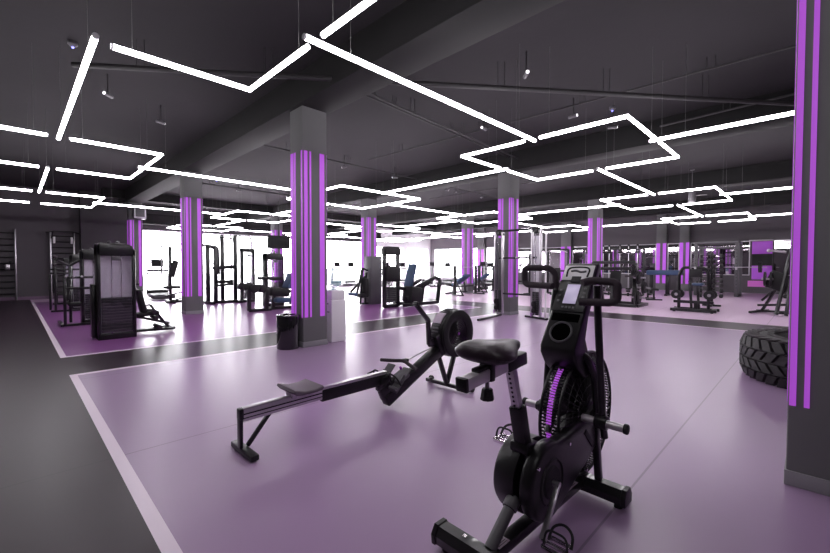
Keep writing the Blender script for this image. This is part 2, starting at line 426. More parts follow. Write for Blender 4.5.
# conduits, pipes and small ceiling fittings
def conduit(pts, r, z, label, hang=True, name='ceiling_pipe', cat='pipe'):
    t = thing(name, label, cat, (pts[0][0], pts[0][1], z)); o = V((pts[0][0], pts[0][1], 0))
    L = [V((p[0], p[1], 0))-o for p in pts]; P(MB().tube(L, r, 10), 'pipe', 'pipe', t)
    b = MB()
    for a, c in zip(L[:-1], L[1:]):
        k = max(1, int((c-a).length/1.6))
        for q in range(k):
            p = a+(c-a)*((q+.5)/k)
            for dd in (-.05, .05):
                dv = (c-a).normalized()*dd; b.cyl(p+dv+V((0, 0, r*.5)), p+dv+V((0, 0, CZ-z-.002)), .006, n=6)
    P(b, 'hanger', 'pipe', t); return t
conduit([(.6, 6.9), (10.9, -1.3)], .035, 3.92, 'long black pipe crossing the ceiling diagonally above the long light')
conduit([(7.1, .2), (6.95, 3.8), (6.72, 8.4)], .014, 4.12, 'thin dark conduit with small spotlights over the hall centre')
conduit([(3.95, 7.9), (3.95, 5.0), (4.3, 5.1), (9.1, 5.4)], .018, 4.05, 'double-bent dark conduit starting beside the front column')
conduit([(3.95, 5.25), (9.1, 5.62)], .014, 4.10, 'thin dark conduit parallel to the bent one by the front column')
conduit([(3.9, 9.1), (9.2, 9.1)], .020, 4.10, 'dark conduit carrying two spotlights behind the front column')
conduit([(3.9, 14.5), (9.2, 14.5)], .022, 4.05, 'dark conduit over the cable machines near the windows')
conduit([(10., 9.2), (15.3, 9.2)], .018, 4.10, 'dark conduit with twin spotlights left of the cable column')
conduit([(12.4, 5.), (12.45, 11.6)], .016, 4.14, 'thin dark conduit crossing above the cable column')
conduit([(8.6, -2), (9., 2.2)], .02, 4.05, 'vertical-looking dark conduit beside the nearest column')
conduit([(9.9, -2), (10.6, 5)], .02, 4.1, 'second dark conduit beside the nearest column')
def spot(x, y, z, label, ang=.6):
    t = thing('spotlight', label, 'spotlight', (x, y, z), ang, 'small ceiling spotlights')
    P(MB().cyl((0, 0, .04), (0, 0, CZ-z-.001), .010, n=8), 'stem', 'pipe', t)
    P(MB().cyl((-.09, 0, 0), (.07, 0, 0), .028, n=12, bev=.004), 'body', 'greyp', t)
    P(MB().cyl((.068, 0, 0), (.076, 0, 0), .024, n=12), 'lens', 'spotl', t)
S = [(2.0, 8.7, 'spotlight above the left side between the first two rings'), (5.4, 9.1, 'left spotlight of the pair behind the front column'),
 (6.37, 9.05, 'right spotlight of the pair behind the front column'), (8.2, 9.05, 'spotlight on the conduit left of the cable column'), (6.5, 4.6, 'pink-lit spotlight under the long straight light'),
 (5.1, 2.9, 'bright spotlight beside the long diagonal pipe'), (7.1, 3.1, 'round spotlight inside the large right ring'), (8.2, 2.8, 'spotlight at the edge of the large right ring'),
 (10.8, 9.2, 'left twin spotlight above the incline bench'), (11.3, 9.2, 'right twin spotlight above the incline bench'), (12.9, 9.2, 'single spotlight near the cable column top'),
 (5.7, 14.5, 'spotlight above the cable machines'), (7.6, 14.5, 'spotlight near the television'), (4.4, 14.5, 'spotlight beside the second column'), (1.1, 7.9, 'spotlight between the two nearest left rings')]
for k, (x, y, l) in enumerate(S): spot(x, y, 3.98, l, .4+k*.7)
for x, y, l in ((.62, 7.1, 'tiny smoke detector with blue light above the left lights'), (8.0, 2.75, 'tiny smoke detector with blue light inside the large right ring'), (5.0, 14.6, 'tiny smoke detector with blue light over the cable machines')):
    t = thing('smoke_detector', l, 'smoke detector', (x, y, CZ-.3), 0, 'smoke detectors')
    P(MB().lathe([(0, .298), (.05, .298), (.055, .26), (.03, .235), (0, .232)], (0, 0, 0), n=20), 'housing', 'greyp', t); P(MB().sph((0.0, 0, .225), .014), 'indicator', 'led', t)
t = thing('hanging_speaker', 'grey cylindrical speaker hanging on a rod at the right', 'speaker', (14.8, 2.72, 3.3))
P(MB().cyl((0, 0, 0), (0, 0, .33), .10, n=20, bev=.01), 'body', 'greyp', t); P(MB().cyl((0, 0, .32), (0, 0, CZ-3.3-.002), .008, n=8), 'rod', 'greyp', t); P(MB().box((.0, -.22, .18), (.05, .3, .03)), 'arm', 'greyp', t)
P(MB().cyl((0, 0, CZ-3.3-.03), (0, 0, CZ-3.3-.001), .06, n=16), 'ceiling_rose', 'greyp', t)
t = thing('wall_speaker', 'square loudspeaker with pale frame fixed high beside the left window', 'speaker', (3.6, 19.1, 3.17))
P(MB().box((0, 0, .27), (.42, .3, .54), bev=.02), 'cabinet', 'greyp', t); P(MB().box((0, -.155, .27), (.40, .03, .52), bev=.01), 'rim', 'frame', t); P(MB().box((0, -.176, .27), (.30, .02, .40), bev=.004), 'grille', 'greyp', t)
# ------------------------------------------------------------------ rowing machine
RO = V((1.10, 2.775, 0))
t = thing('rowing_machine', 'black and silver rowing machine standing alone in the middle of the floor', 'rowing machine', RO)
def L(x, z, y=0): return V((x-RO.x, y, z))
# monorail: slopes gently, aluminium with black grooves
ra, rb = (1.10, .272), (2.40, .292)
def rail_pt(u): return (ra[0]+(rb[0]-ra[0])*u, ra[1]+(rb[1]-ra[1])*u)
m = MB(); m.beam(L(*ra), L(*rb), .040, .088, .006); P(m, 'rail', 'alu', t)
m = MB()
for s in (1, -1):
    for dz, hh in ((.010, .010), (-.018, .007)): m.beam(L(ra[0], ra[1]+dz, s*.0205), L(rb[0], rb[1]+dz, s*.0205), .003, hh, 0)
P(m, 'rail_groove', 'blk', t)
m = MB(); m.beam(L(ra[0], ra[1]+.047), L(rb[0], rb[1]+.047), .050, .012, .003); P(m, 'rail_track', 'steel', t)
m = MB(); m.beam(L(1.72, .268+.0), L(2.46, .270), .046, .10, .01); P(m, 'rail_sleeve', 'blkp', t)
P(MB().box(L(1.088, .285), (.030, .062, .075), bev=.008), 'rail_end_cap', 'blkp', t)
lg = MB(); lg.beam(L(1.086, .285), L(1.086, .05), .050, .024, .004); lg.beam(L(1.30, .245), L(1.135, .05), .036, .022, .005); P(lg, 'rear_leg', 'blk', t)
ft = MB(); ft.box(L(1.115, .025), (.062, .35, .042), bev=.012); P(ft, 'rear_foot', 'blkp', t)
# seat and carriage
m = MB()
prof = [(1.415, .385), (1.44, .358), (1.49, .350), (1.60, .350), (1.655, .356), (1.672, .374), (1.66, .390), (1.60, .378), (1.51, .376), (1.45, .395), (1.425, .400)]
m.prism([(a-RO.x, b) for a, b in prof], -.14, .14, bev=.012)
P(m, 'seat', 'seatg', t)
m = MB(); m.box(L(1.54, .345), (.20, .085, .034), bev=.008)
for x in (1.47, 1.61):
    for s in (1, -1): m.cyl(L(x, .325, s*.026), L(x, .325, s*.046), .02, n=14)
P(m, 'seat_carriage', 'steel', t)
# diagonal main tube
m = MB(); m.beam(L(2.39, .065), L(3.14, .43), .098, .110, .012); P(m, 'main_tube', 'blkp', t)
m = MB(); m.box(L(2.44, .17), (.22, .07, .13), rot=(0, -.43, 0), bev=.02); m.beam(L(2.30, .205), L(2.44, .19), .055, .06, .015); P(m, 'rail_joint', 'blk', t)
# foot boards, straps
for s in (1, -1):
    fb = MB(); ang = -.80
    c = L(2.49, .262, s*.108); fb.box(c, (.26, .10, .016), rot=(0, ang, 0), bev=.007)
    fb.box(c+V((-.09, 0, -.06)), (.03, .10, .04), rot=(0, ang, 0), bev=.008)
    fb.box(c+V((-.01, 0, .018)), (.09, .08, .022), rot=(0, ang, 0), bev=.01)
    b_ = P(fb, 'footboard', 'greyp', t)
    st = MB(); st.tube([c+V((-.05, -.062, -.03)), c+V((-.10, -.055, .05)), c+V((-.115, 0, .075)), c+V((-.10, .055, .05)), c+V((-.05, .062, -.03))], .008, 8, smooth=.04); st.tube([c+V((-.10, .05, .05)), c+V((-.15, .07, .03)), c+V((-.17, .075, -.03))], .008, 8)
    P(st, 'foot_strap', 'blkm', b_)
m = MB(); m.box(L(2.60, .255), (.13, .12, .07), rot=(0, -.44, 0), bev=.02); P(m, 'footboard_bracket', 'greyp', t)
P(MB().cyl(L(2.585, .325, -.02), L(2.57, .35, -.02), .012, n=12), 'badge', 'purple', t)
# handle resting in the hooks
m = MB(); m.tube([L(2.56, .375, .25), L(2.60, .385, .10), L(2.64, .395, 0), L(2.60, .385, -.10), L(2.56, .365, -.26)], .017, 12, smooth=.05); h_ = P(m, 'handle', 'foam', t)
P(MB().box(L(2.655, .395), (.06, .05, .035), bev=.01), 'handle_yoke', 'blkp', h_)
m = MB(); m.tube([L(2.68, .395), L(3.18, .50)], .006, 8); P(m, 'chain', 'steel', t)
# flywheel housing
FC = L(3.34, .588)
m = MB(); m.lathe([(0, .105), (.16, .105), (.205, .098), (.235, .088), (.248, .07), (.250, -.05), (.24, -.075), (.2, -.09), (0, -.095)], FC, 'y', 56); hs = P(m, 'flywheel_housing', 'blkp', t)
m = MB()
for k in range(44):
    a = 2*PI*k/44; d = V((math.cos(a), 0, math.sin(a)))
    m.box(FC+d*.253+V((0, .01, 0)), (.008, .085, .018), rot=(0, -a, 0), bev=.002)
P(m, 'perforated_rim', 'greyp', hs)
m = MB(); m.lathe([(.245, -.088), (.252, -.098), (.245, -.112), (.21, -.118), (.165, -.112), (.150, -.100), (.15, -.088)], FC, 'y', 56, closed=True); P(m, 'side_ring', 'blkm', hs)
m = MB()
for k in range(5): m.lathe([(.045+k*.022, -.096), (.053+k*.022, -.101), (.058+k*.022, -.096)], FC, 'y', 40)
m.lathe([(0, -.10), (.03, -.108), (.035, -.10)], FC, 'y', 24)
P(m, 'fan_grille', 'blk', hs)
P(MB().cyl(FC+V((0, -.112, 0)), FC+V((0, -.105, 0)), .014, n=16), 'hub_badge', 'purple', hs)
m = MB(); a0 = math.radians(140)
for k in range(6):
    a = math.radians(124+k*5); m.box(FC+V((math.cos(a), 0, math.sin(a)))*.2555+V((0, .01, 0)), (.008, .11, .024), rot=(0, -a, 0), bev=.001)
P(m, 'label_plate', 'sticker', hs)
m = MB(); m.box(L(3.14, .52), (.16, .13, .20), rot=(0, -.43, 0), bev=.025); m.box(L(3.20, .44), (.22, .10, .11), rot=(0, -.43, 0), bev=.02); P(m, 'chain_housing', 'blkp', t)
for s, x0, z0 in ((1, 3.12, .40), (-1, 3.40, .35)):
    m = MB(); m.beam(L(x0, z0), L(3.27, .04), .046, .036, .006); P(m, 'front_leg', 'blk', t)
m = MB(); m.beam(L(3.275, .032, .30), L(3.275, .032, -.30), .036, .036, .005)
P(m, 'front_foot', 'blk', t)
m = MB()
for y in (.285, -.285): m.cyl(L(3.335, .033, y-.018), L(3.335, .033, y+.018), .032, n=20, bev=.004)
P(m, 'transport_wheel', 'blkm', t)
m = MB(); m.cyl(L(3.24, .075, .20), L(3.24, .05, .20), .02, n=14); P(m, 'levelling_knob', 'blkm', t)
m = MB(); m.beam(L(2.99, .50), L(2.975, .76), .045, .036, .008, up=(1, 0, 0)); m.beam(L(2.982, .745), L(2.80, .925), .045, .036, .008, up=(0, 1, 0)); m.box(L(3.03, .52), (.10, .05, .09), bev=.02); P(m, 'monitor_arm', 'blk', t)
m = MB(); m.box(L(2.795, .93), (.03, .06, .04), rot=(0, .4, 0), bev=.006); P(m, 'arm_clamp', 'blkp', t)

# ------------------------------------------------------------------ air bike
BO = V((1.38, .955, 0)); BR = -.022
t = thing('exercise_bike', 'black fan exercise bike with chrome seat rail in the foreground', 'exercise bike', BO, BR)
def B(x, z, y=0): return V((x-BO.x, y, z))
m = MB(); m.beam(B(1.40, .075), B(2.30, .075), .064, .048, .006); P(m, 'main_rail', 'blk', t)
for x0, x1 in ((1.44, 1.52), (2.02, 2.20)):
    m = MB(); m.box(B((x0+x1)/2, .1005), (x1-x0, .058, .003), bev=.001); pl = P(m, 'label_plate', 'sticker', t)
    m = MB()
    for k in range(5): m.box(B((x0+x1)/2, .1023, -.02+k*.010), ((x1-x0)*.8, .003, .0008))
    P(m, 'label_print', 'greyp', pl)
def stabil(x, y0, y1, nm):
    m = MB(); m.prism([(-.045, .035), (.045, .035), (.05, .075), (.028, .112), (-.028, .112), (-.05, .075)], y0, y1, 'xz', bev=.004)
    bmesh.ops.translate(m.bm, verts=m.bm.verts, vec=(x-BO.x, 0, 0)); s_ = P(m, nm, 'blk', t)
    for y in (y0, y1):
        sg = -1 if y < 0 else 1
        e = MB(); e.prism([(-.050, .032), (.050, .032), (.055, .076), (.03, .117), (-.03, .117), (-.055, .076)], y-.004*sg, y+.022*sg, 'xz', bev=.004)
        bmesh.ops.translate(e.bm, verts=e.bm.verts, vec=(x-BO.x, 0, 0)); P(e, 'end_cap', 'blkp', s_)
        f = MB(); f.cyl(B(x, .0, y-.03*sg), B(x, .035, y-.03*sg), .022, .018, n=16); P(f, 'rubber_foot', 'blkm', s_)
    f = MB(); f.cyl(B(x-.0, .112, y0*.45), B(x-.0, .12, y0*.45), .010, n=12); f.cyl(B(x-.0, .112, y1*.45), B(x-.0, .12, y1*.45), .010, n=12); P(f, 'bolt', 'chrome', s_)
    return s_
stabil(1.38, -.27, .245, 'rear_stabilizer'); fs = stabil(2.30, -.235, .245, 'front_stabilizer')
m = MB()
for y in (-.21, .22): m.cyl(B(2.385, .04, y-.02), B(2.385, .04, y+.02), .038, n=22, bev=.005); m.box(B(2.355, .06, y), (.05, .05, .03), bev=.006)
P(m, 'transport_wheel', 'blkm', t)
m = MB(); m.cyl(B(1.41, .10, .0), B(1.59, .24, .0), .026, n=18); m.cyl(B(1.555, .213, 0), B(1.60, .248, 0), .034, n=18, bev=.004); P(m, 'rear_strut', 'greyp', t)
# crank and chain cover
ck = V(B(1.745, .305))
def disc_poly(r, x, z, a0=0, a1=2*PI, n=40): return [(x+r*math.cos(a0+(a1-a0)*k/n), z+r*math.sin(a0+(a1-a0)*k/n)) for k in range(n+1)]
cov = disc_poly(.182, ck.x, ck.z, math.radians(66), math.radians(290), 34) + [(1.94-BO.x, .185), (2.17-BO.x, .275), (2.36-BO.x, .36), (2.42-BO.x, .42), (2.39-BO.x, .53), (2.28-BO.x, .545), (2.12-BO.x, .50), (1.92-BO.x, .475)]
m = MB(); m.prism(cov, -.105, -.035, 'xz', bev=.022); cv = P(m, 'chain_cover', 'blkp', t)
m = MB(); m.lathe([(.168, .07), (.178, .055), (.178, -.04), (.0, -.04)], ck+V((0, .03, 0)), 'y', 48); m.lathe([(0, .072), (.165, .072), (.178, .055)], ck+V((0, .03, 0)), 'y', 48); P(m, 'crank_housing', 'blkp', t)
m = MB(); m.lathe([(.098, -.104), (.103, -.112), (.108, -.104)], ck, 'y', 44); m.lathe([(0, -.112), (.070, -.112), (.077, -.104)], ck, 'y', 44); P(m, 'crank_cap', 'blkm', cv)
m = MB()
for x, z in ((1.92, .43), (2.32, .48), (1.62, .41), (2.12, .23)): m.cyl(B(x, z, -.112), B(x, z, -.100), .008, n=10)
P(m, 'cover_bolt', 'chrome', cv)
m = MB()
for (a, b) in (((2.10, .44), (2.20, .34)), ((2.20, .50), (2.34, .40))): m.beam(B(a[0], a[1], -.106), B(b[0], b[1], -.106), .006, .030, .002)
P(m, 'cover_rib', 'blkm', cv)
# frame fork beside the fan
m = MB()
for y in (-.115, .115): m.tube([B(2.24, .46, y), B(2.20, .70, y), B(2.12, .82, y*.92), B(2.10, .850, y*.5), B(2.10, .855, 0)], .021, 10, smooth=.06)
m.beam(B(2.30, .10), B(2.26, .20), .07, .05, .008); m.tube([B(1.90, .46), B(2.0, .60), B(2.06, .78)], .018, 10, smooth=.05)
for y in (-.10, .10): m.beam(B(2.24, .46, y), B(2.30, .11, y), .036, .036, .006)
P(m, 'fork', 'blk', t)
# fan: guard rings, spokes wires, blades
fc = V(B(2.25, .49)); R_ = .335
fan = MB()
for s in (-1, 1): fan.lathe([(.0, s*.012), (.05, s*.012), (.055, s*.03), (.0, s*.034)], fc, 'y', 24)
for k in range(26):
    a = 2*PI*k/26; d = V((math.cos(a), 0, math.sin(a)))
    fan.box(fc+d*.175, (.24, .050, .0035), rot=(.35, -a, 0))
P(fan, 'fan_wheel', 'blkm', t)
gd = MB()
for s in (-1, 1):
    for rr in (.10, .16, .22, .275): gd.tube([fc+V((rr*math.cos(a), s*(.072-.02*max(0, rr-.2)/.13), rr*math.sin(a))) for a in [2*PI*k/44 for k in range(44)]], .0022, 6, closed=True)
    for k in range(44):
        a = 2*PI*k/44; d = V((math.cos(a), 0, math.sin(a)))
        gd.tube([fc+d*.07+V((0, s*.074, 0)), fc+d*.27+V((0, s*.070, 0)), fc+d*.322+V((0, s*.052, 0)), fc+d*.335+V((0, s*.02, 0))], .0017, 5)
P(gd, 'fan_guard', 'blk', t)
gr = MB()
for s in (-1, 1): gr.tube([fc+V((R_*math.cos(a), s*.05, R_*math.sin(a))) for a in [2*PI*k/60 for k in range(60)]], .009, 8, closed=True)
for s in (-1, 1): gr.lathe([(.0, s*.076), (.075, s*.076), (.08, s*.07)], fc, 'y', 30)
P(gr, 'guard_ring', 'blkp', t)
# perforated rim band with the violet strip on the side toward the saddle
bd = MB()
for k in range(120):
    a = 2*PI*k/120; d = V((math.cos(a), 0, math.sin(a)))
    bd.box(fc+d*.335, (.006, .088, .0075), rot=(0, -a, 0))
P(bd, 'rim_slats', 'blk', t)
vb = MB()
for k in range(46):
    a = math.radians(112+k*2.35); d = V((math.cos(a), 0, math.sin(a))); vb.box(fc+d*.340, (.006, .026, .0085), rot=(0, -a, 0), bev=.001)
P(vb, 'violet_rim_strip', 'strip', t)
# pegs and swinging handle arms
for s, lab in ((-1, 'near'), (1, 'far')):
    ya = s*(.185 if s < 0 else .13)
    pg = MB(); pg.cyl(B(2.10, .51, s*.09), B(2.10, .51, s*(.295 if s < 0 else .235)), .020, n=16); pg_ = P(pg, 'foot_peg', 'alu', t)
    e = MB(); yy = s*(.295 if s < 0 else .235); e.cyl(B(2.10, .51, yy), B(2.10, .51, yy+s*.02), .025, n=18, bev=.004); P(e, 'peg_cap', 'blkm', pg_)
    e = MB(); e.cyl(B(2.10, .51, s*.155), B(2.10, .51, s*.17), .026, n=18, bev=.004); P(e, 'peg_sleeve', 'blkm', pg_)
    xt, zt = (2.03, 1.228) if s < 0 else (2.19, 1.292)
    ar = MB(); ar.tube([B(2.15, .42, ya), B(2.12, .51, ya), B(2.12*.45+xt*.55, .88, ya), B(xt+.01, zt-.13, ya if s < 0 else .118), B(xt+(.0 if s < 0 else .02), zt-(.02 if s < 0 else .12), ya if s < 0 else .118)], .018, 12, smooth=.05)
    ar.cyl(B(2.11, .51, ya-s*.03), B(2.11, .51, ya+s*.03), .036, n=20, bev=.005)
    a_ = P(ar, 'swing_arm', 'blk', t)
    g = MB(); yi, yo = (s*.130, s*.255) if s < 0 else (.115, .285)
    g.tube(([B(xt-.04, zt-.008, yi), B(xt-.01, zt+.004, yi+s*.03)] if s < 0 else [B(xt+.02, zt-.14, .118), B(xt+.01, zt-.03, .118), B(xt, zt, .150)])+[B(xt, zt, yo), B(xt, zt-.01, yo+s*.025), B(xt, zt-.085, yo+s*.025), B(xt-.01, zt-.100, yo), B(xt-.05, zt-.102, yi-s*.01)], .0185, 12, smooth=.035)
    P(g, 'hand_grip', 'foam', a_)
# console tower
m = MB()
side = [(1.985, .885), (2.275, 1.31), (2.298, 1.318), (2.322, 1.295), (2.16, 1.03), (2.125, .92), (2.185, .80), (2.235, .72), (2.12, .71), (2.03, .78), (1.985, .845)]
m.prism([(a-BO.x, b) for a, b in side], -.095, .095, 'xz', bev=.014); tw = P(m, 'console_tower', 'blkp', t)
A_ = V(B(1.985, .885)); B_ = V(B(2.275, 1.31)); dv = (B_-A_).normalized(); nn = V((-dv.z, 0, dv.x))
def F(u, v, d=0.): return A_+dv*v+V((0, u, 0))+nn*d
pit = -math.atan2(dv.z, dv.x)
def slab(mb, u, v, w, l, th, d=0., bev=.004): mb.box(F(u, v, d), (l, w, th), rot=(0, pit, 0), bev=bev); return mb
P(slab(MB(), 0, .360, .176, .305, .010, .003, .004), 'console_face', 'blkp', tw)
P(slab(MB(), 0, .315, .082, .135, .006, .008, .002), 'lcd_frame', 'blkm', tw)
P(slab(MB(), 0, .315, .072, .122, .006, .0095, .001), 'lcd_screen', 'screen', tw)
em = P(slab(MB(), 0, .455, .168, .098, .008, .008, .006), 'chrome_emblem_plate', 'white', tw)
m = MB(); m.tube([F(-.058, .425, .013), F(-.064, .485, .013), F(0, .492, .013), F(.064, .485, .013), F(.058, .425, .013)], .005, 8, smooth=.03); P(m, 'emblem_outline', 'blkp', em)
m = MB(); m.tube([F(.040, .462, .013), F(.012, .468, .013), F(-.015, .455, .013), F(-.045, .462, .013)], .006, 8, smooth=.02); P(m, 'emblem_bar', 'greyp', em)
P(slab(MB(), 0, .410, .055, .040, .008, .010, .006), 'console_sensor', 'blkm', tw)
for u, v, w_ in [(-.066, .27+k*.028, .014) for k in range(4)]+[(.066, .27+k*.034, .012) for k in range(3)]+[(-.03+k*.02, .232, .012) for k in range(4)]:
    P(slab(MB(), u, v, w_, .012, .004, .009, .001), 'console_button', 'greyp', tw)
P(slab(MB(), 0, .174, .150, .048, .006, .0005, .003), 'slot_shade', 'hole_shade', tw)  # flat dark slab, the shade inside the slot painted on
m = MB()
m.lathe([(.051, .0), (.056, .006), (.061, .004), (.063, -.006), (.051, -.006)], (0, 0, 0), 'z', 40, closed=True)
for v in m.bm.verts: v.co = Matrix.Rotation(pit, 3, 'Y') @ v.co + F(0, .086, .003)
P(m, 'cup_holder_rim', 'greyp', tw)
m = MB(); m.lathe([(0, .0015), (.051, .0015), (.051, -.004), (0, -.004)], (0, 0, 0), 'z', 40)
for v in m.bm.verts: v.co = Matrix.Rotation(pit, 3, 'Y') @ v.co + F(0, .086, .001)
P(m, 'cup_well_shade', 'hole_shade', tw)  # flat disc, the shade of the cup well painted black
m = MB(); m.beam(B(2.20, .73), B(2.09, .86), .12, .11, .02); P(m, 'tower_neck', 'blkp', tw)
# seat post and saddle
m = MB(); m.beam(B(1.680, .43), B(1.617, .665), .064, .056, .008, up=(1, 0, 0)); m.box(B(1.685, .46), (.12, .10, .05), rot=(0, .1, 0), bev=.015); m.beam(B(1.71, .30), B(1.68, .45), .08, .07, .01, up=(1, 0, 0)); P(m, 'seat_sleeve', 'blkp', t)
m = MB(); m.beam(B(1.619, .65), B(1.555, .865), .042, .036, .005, up=(1, 0, 0)); sp = P(m, 'seat_post', 'steel', t)
m = MB()
for k in range(8):
    u = k/8; x, z = 1.612-.052*u, .675+.175*u
    m.cyl(B(x-.020, z-.005), B(x-.0165, z-.004), .006, n=10)
P(m, 'adjustment_hole', 'blkm', sp)
m = MB(); m.beam(B(1.225, .842), B(1.635, .882), .050, .052, .008); sr = P(m, 'seat_rail', 'alu', t)
m = MB(); m.beam(B(1.212, .841), B(1.232, .843), .055, .057, .006); m.beam(B(1.50, .869), B(1.655, .884), .060, .060, .010); P(m, 'rail_cap', 'blkp', sr)
m = MB(); m.beam(B(1.30, .88), B(1.50, .896), .036, .02, .004); m.box(B(1.385, .862), (.03, .064, .07), bev=.006); P(m, 'seat_clamp', 'blk', t)
m = MB(); m.cyl(B(1.385, .83, -.0), B(1.385, .79, -.0), .009, n=10); kn = P(m, 'clamp_stem', 'steel', t)
m = MB(); m.cyl(B(1.385, .795), B(1.385, .745), .022, .030, n=8, bev=.005); P(m, 'clamp_knob', 'blkm', kn)
# saddle: surface swept from wide rear to nose
bm = bmesh.new(); secs = []
SX = [1.285, 1.295, 1.33, 1.38, 1.43, 1.48, 1.53, 1.575, 1.60, 1.607]
SW = [.055, .105, .132, .136, .118, .085, .052, .036, .026, .010]
ST = [.965, .985, .998, 1.000, .992, .985, .982, .980, .972, .960]
SB = [.935, .920, .905, .902, .905, .912, .918, .925, .935, .948]
for x, w, zt, zb in zip(SX, SW, ST, SB):
    r_ = []; N = 24
    for k in range(N):
        a = 2*PI*k/N; cy, sz = math.cos(a), math.sin(a)
        y = w*math.copysign(abs(cy)**.75, cy); zm = (zt+zb)/2; hh = (zt-zb)/2
        z = zm+hh*math.copysign(abs(sz)**.7, sz)
        if sz > 0: z -= .012*math.exp(-(y/.02)**2)*(1 if x < 1.5 else .2)
        z -= .018*(abs(y)/.136)**2*(1 if sz > 0 else -.2)
        r_.append(bm.verts.new(B(x, z, y)))
    secs.append(r_)
for A, Bq in zip(secs[:-1], secs[1:]):
    for k in range(24): bm.faces.new((A[k], A[(k+1) % 24], Bq[(k+1) % 24], Bq[k]))
bm.faces.new(secs[0][::-1]); bm.faces.new(secs[-1]); bmesh.ops.recalc_face_normals(bm, faces=bm.faces)
m = MB(); m._add(bm); sd = P(m, 'saddle', 'vinyl', t)
md = sd.modifiers.new('sub', 'SUBSURF'); md.levels = 1; md.render_levels = 2
# cranks and pedals
for s, (cx, cz) in ((-1, (1.585, .13)), (1, (1.84, .375))):
    y = s*.135
    m = MB(); m.cyl(ck+V((0, s*.09, 0)), ck+V((0, s*.145, 0)), .014, n=14); m.beam(ck+V((0, y, 0)), B(cx, cz, y+s*.01), .014, .026, .004, up=(0, 1, 0)); cr_ = P(m, 'crank', 'steel' if s < 0 else 'blk', t)
    m = MB(); c = B(cx, cz, y+s*.075)
    m.cyl(B(cx, cz, y+s*.01), B(cx, cz, y+s*.12), .008, n=10)
    for dx in (-.04, .04): m.beam(c+V((dx, -.042, 0)), c+V((dx, .042, 0)), .014, .020, .003)
    for dy in (-.042, .042): m.beam(c+V((-.045, dy, 0)), c+V((.045, dy, 0)), .012, .020, .003)
    for dx in (-.02, 0, .02): m.beam(c+V((dx, -.04, .008)), c+V((dx, .04, .008)), .004, .006, 0)
    P(m, 'pedal', 'chrome', cr_)
    m = MB(); m.tube([c+V((.03, -.05, 0)), c+V((.06, -.045, .045)), c+V((.075, 0, .065)), c+V((.06, .045, .045)), c+V((.03, .05, 0))], .006, 8, smooth=.03); m.tube([c+V((-.01, -.052, 0)), c+V((-.0, -.045, .06)), c+V((-.0, .045, .06)), c+V((-.01, .052, 0))], .005, 8, smooth=.03)
    P(m, 'toe_strap', 'blkm', cr_)
# ------------------------------------------------------------------ tractor tyre
TO = V((6.45, -.17, 0))
t = thing('tractor_tyre', 'large black tractor tyre lying flat on the floor by the nearest column', 'tyre', TO)
m = MB(); m.lathe([(.42, .06), (.50, .02), (.62, .0), (.72, .02), (.775, .07), (.79, .15), (.79, .35), (.775, .43), (.72, .48), (.62, .50), (.50, .48), (.42, .44), (.39, .36), (.40, .25), (.39, .14)], (0, 0, 0), 'z', 96, closed=True)
P(m, 'carcass', 'rubber', t)
m = MB(); N = 38
def tp(a, h, r): return V((r*math.cos(a), r*math.sin(a), h))
for k in range(N):
    a = 2*PI*k/N; da = 2*PI/N
    for row, (h0, h1, sg) in enumerate(((.015, .125, 1), (.135, .245, -1), (.255, .365, 1), (.375, .485, -1))):
        aa = a+(row % 2)*da*.5; sk = da*.62*sg
        g_ = da*.43; r0 = .785; r1 = .822
        q = [(aa-g_-sk*.5, h0), (aa+g_-sk*.5, h0), (aa+g_+sk*.5, h1), (aa-g_+sk*.5, h1)]
        def rr_(h): return (.79-.055*max(0, (abs(h-.25)-.13)/.12)**2)
        bq = bmesh.new(); lo = [bq.verts.new(tp(x, h, rr_(h)-.02)) for x, h in q]; hi = []
        for x, h in q:
            xm = x+(aa+sk*((h-.25)/.5)*0-x)*.16; hm = h+((h0+h1)/2-h)*.14
            hi.append(bq.verts.new(tp(xm, hm, rr_(hm)+.030)))
        bq.faces.new(hi); 
        for i_ in range(4): bq.faces.new((lo[i_], lo[(i_+1) % 4], hi[(i_+1) % 4], hi[i_]))
        bmesh.ops.recalc_face_normals(bq, faces=bq.faces); m._add(bq)
P(m, 'tread', 'rubber', t)
m = MB()
for k in range(N):
    a = 2*PI*(k+.5)/N
    for zt in (.49, .01):
        c = tp(a, zt, .70); m.box(c, (.13, .085, .022), rot=(0, 0, a+.35), bev=.006)
P(m, 'shoulder_lug', 'rubberw', t)
m = MB()
for rr2 in (.50, .56): m.lathe([(rr2-.006, .488 if rr2 < .55 else .497), (rr2, .505), (rr2+.006, .488 if rr2 < .55 else .497)], (0, 0, 0), 'z', 80)
P(m, 'sidewall_ring', 'rubberw', t)

